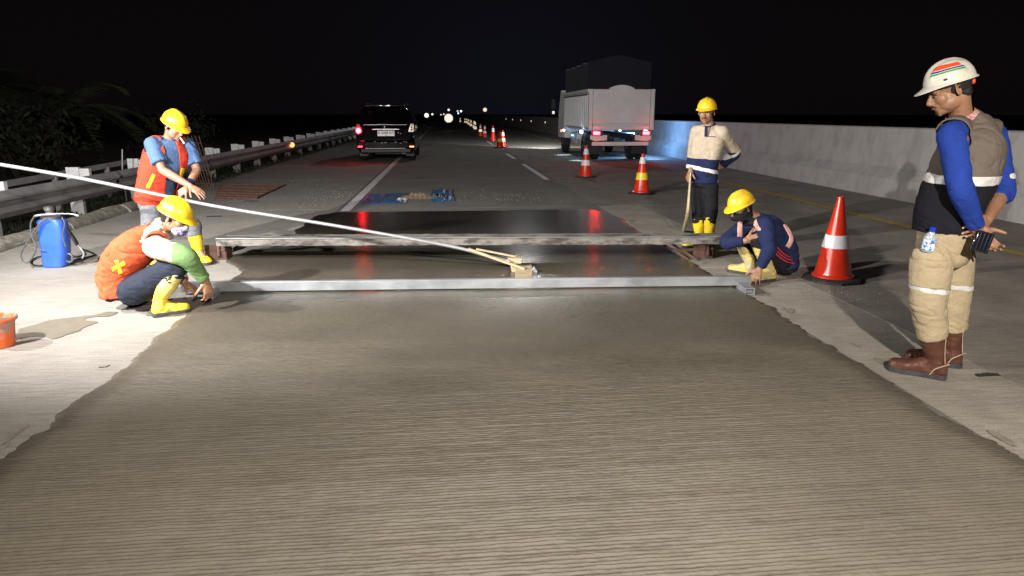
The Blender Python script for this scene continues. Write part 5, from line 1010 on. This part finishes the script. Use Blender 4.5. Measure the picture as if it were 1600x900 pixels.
# --- crouching worker in navy at the right end of the bar
P = PDD = lambda x, y, dd=0: PD(x, y, 6.10+dd)
lt = norm(cR*.12-cH*1.0); fw = norm(-cR-cH*.12)
J = dict(head=P(1158, 325, -.02), look=-cR*.86-cH*.32-Z*.34, neck=P(1180, 341, 0), spine=[P(1222, 412, 0), P(1221, 392, .0), P(1211, 370, 0), P(1196, 354, 0), P(1187, 347, 0)], lat=[lt]*5, front=fw,
         hipL=P(1216, 408, -.09), hipR=P(1214, 408, .10), knL=P(1184, 374, -.12), knR=P(1160, 374, .14), anL=P(1202, 424, -.14), anR=P(1172, 410, .10), toL=V((*G(1186, 441)[:2], 0)), toR=V((*G(1141, 424)[:2], 0)),
         shL=P(1196, 352, -.16), shR=P(1168, 350, .17), elL=P(1202, 388, -.25), elR=P(1136, 378, .0), wrL=P(1187, 420, -.24), wrR=P(1166, 376, -.13))
J['anL'].z = .11; J['anR'].z = .11
dd_ = lambda q, a, b_, wd: (lambda t, a_, L: 0 <= (q-a_).dot(t) <= L and abs((q-a_).dot(norm(t.cross(cH)))) < wd)(norm(b_-a), a, (b_-a).length)
c = dict(W=[.150, .148, .155, .160, .11], D=[.115, .12, .12, .11, .08], cv=.008, trousers='black', shirt='navy', helmet='helmet_y', tilt=-.02, hk=.98, trr=(.108, .082, .066, .062), hem=.28, shirt_lo=-.2,
         sleeveL=1.92, sleeveR=1.9, slr=(.078, .066, .052, .042), boots=dict(m='boot_dirty', top=.24, r=.060, foot=.24, rt=.066), face=dict(mouth=False, eyes=True), hair=True,
         handL=dict(d=-cR*.45-Z*.75-cH*.4, back=-cH*.65+Z*.5-cR*.2, thumb=-cR, curls=(.28, .22, .22, .3), spread=.45, tcurl=.2), handR=dict(d=cR*.9+Z*.25-cH*.1, back=-cH, thumb=Z, curls=(.6, .6, .65, .7), tcurl=.3),
         s_tape=[('pink_strap', 'pinktape', q, .022) for q in ([(1185, 319), (1179, 332), (1179, 345), (1184, 358)], [(1158, 342), (1156, 356), (1156, 370)], [(1226, 350), (1233, 362), (1237, 373), (1230, 386)])]+[('pink_strap', 'pinktape', [(1170, 372), (1172, 363), (1180, 359), (1189, 358)], .012)],
         t_tape=[('red_stripe', 'redstripe', [(1213-a*.35, 385+a), (1221-a*.2, 394+a), (1231, 401+a), (1241, 402+a)], .0065) for a in (0, 4.5, 9)])
D_, frD, hD, bD = person('crouching man in navy top and black face scarf, hand on right bar end', G(1190, 432), J, 'skin', c)
r_, f_, u_ = frD
mb = MB(); mb.loft([(J['neck']-Z*.045, cR*.10, cH*.11), (J['neck']+Z*.0, cR*.080, cH*.085), (hD-f_*.0-u_*.085, f_*.088, r_*.074), (hD+f_*.012-u_*.035, f_*.092, r_*.076), (hD+f_*.0-u_*.012, f_*.088, r_*.074)], 22, 4); finish(remesh(mb, .008, 2, .008, (16, 16, 16)), 'face_scarf', 'black', D_)

# --- the two floodlights that light the work (outside the picture)
def floodlight(L, tgt, label):
    e = empty('floodlight', (L.x, L.y, 0), label, 'floodlight'); d = norm(V(tgt)-L); r, f, u = frame(d); b_ = L-f*.09
    mb = MB(); mb.tube([(L.x-f.x*.12, L.y-f.y*.12, 1.0), b_-f*.03-u*.12], .02, 8, 1); make(mb, 'mast', 'galv', e)
    for a in (0, 2.1, 4.2): mb = MB(); mb.tube([(b_.x, b_.y, 1.05), (b_.x+.5*math.cos(a), b_.y+.5*math.sin(a), .01)], .014, 8, 1); make(mb, 'leg', 'galv', e)
    mb = MB(); mb.box(b_, (.34, .06, .24), (r, f, u)); make(mb, 'housing', 'plastic', e, smooth=False, bevel=.01)
floodlight(L1, (-1.2, 7.2, 0), 'tripod floodlight on the pale shoulder lighting the slab from the left'); floodlight(L3, (1.5, 8.6, 1.2), 'tripod floodlight beside the guardrail nearest the kerb lighting the workers'); floodlight(L2, (1.2, 5, 0), 'tripod floodlight behind the camera lighting the raked slab')
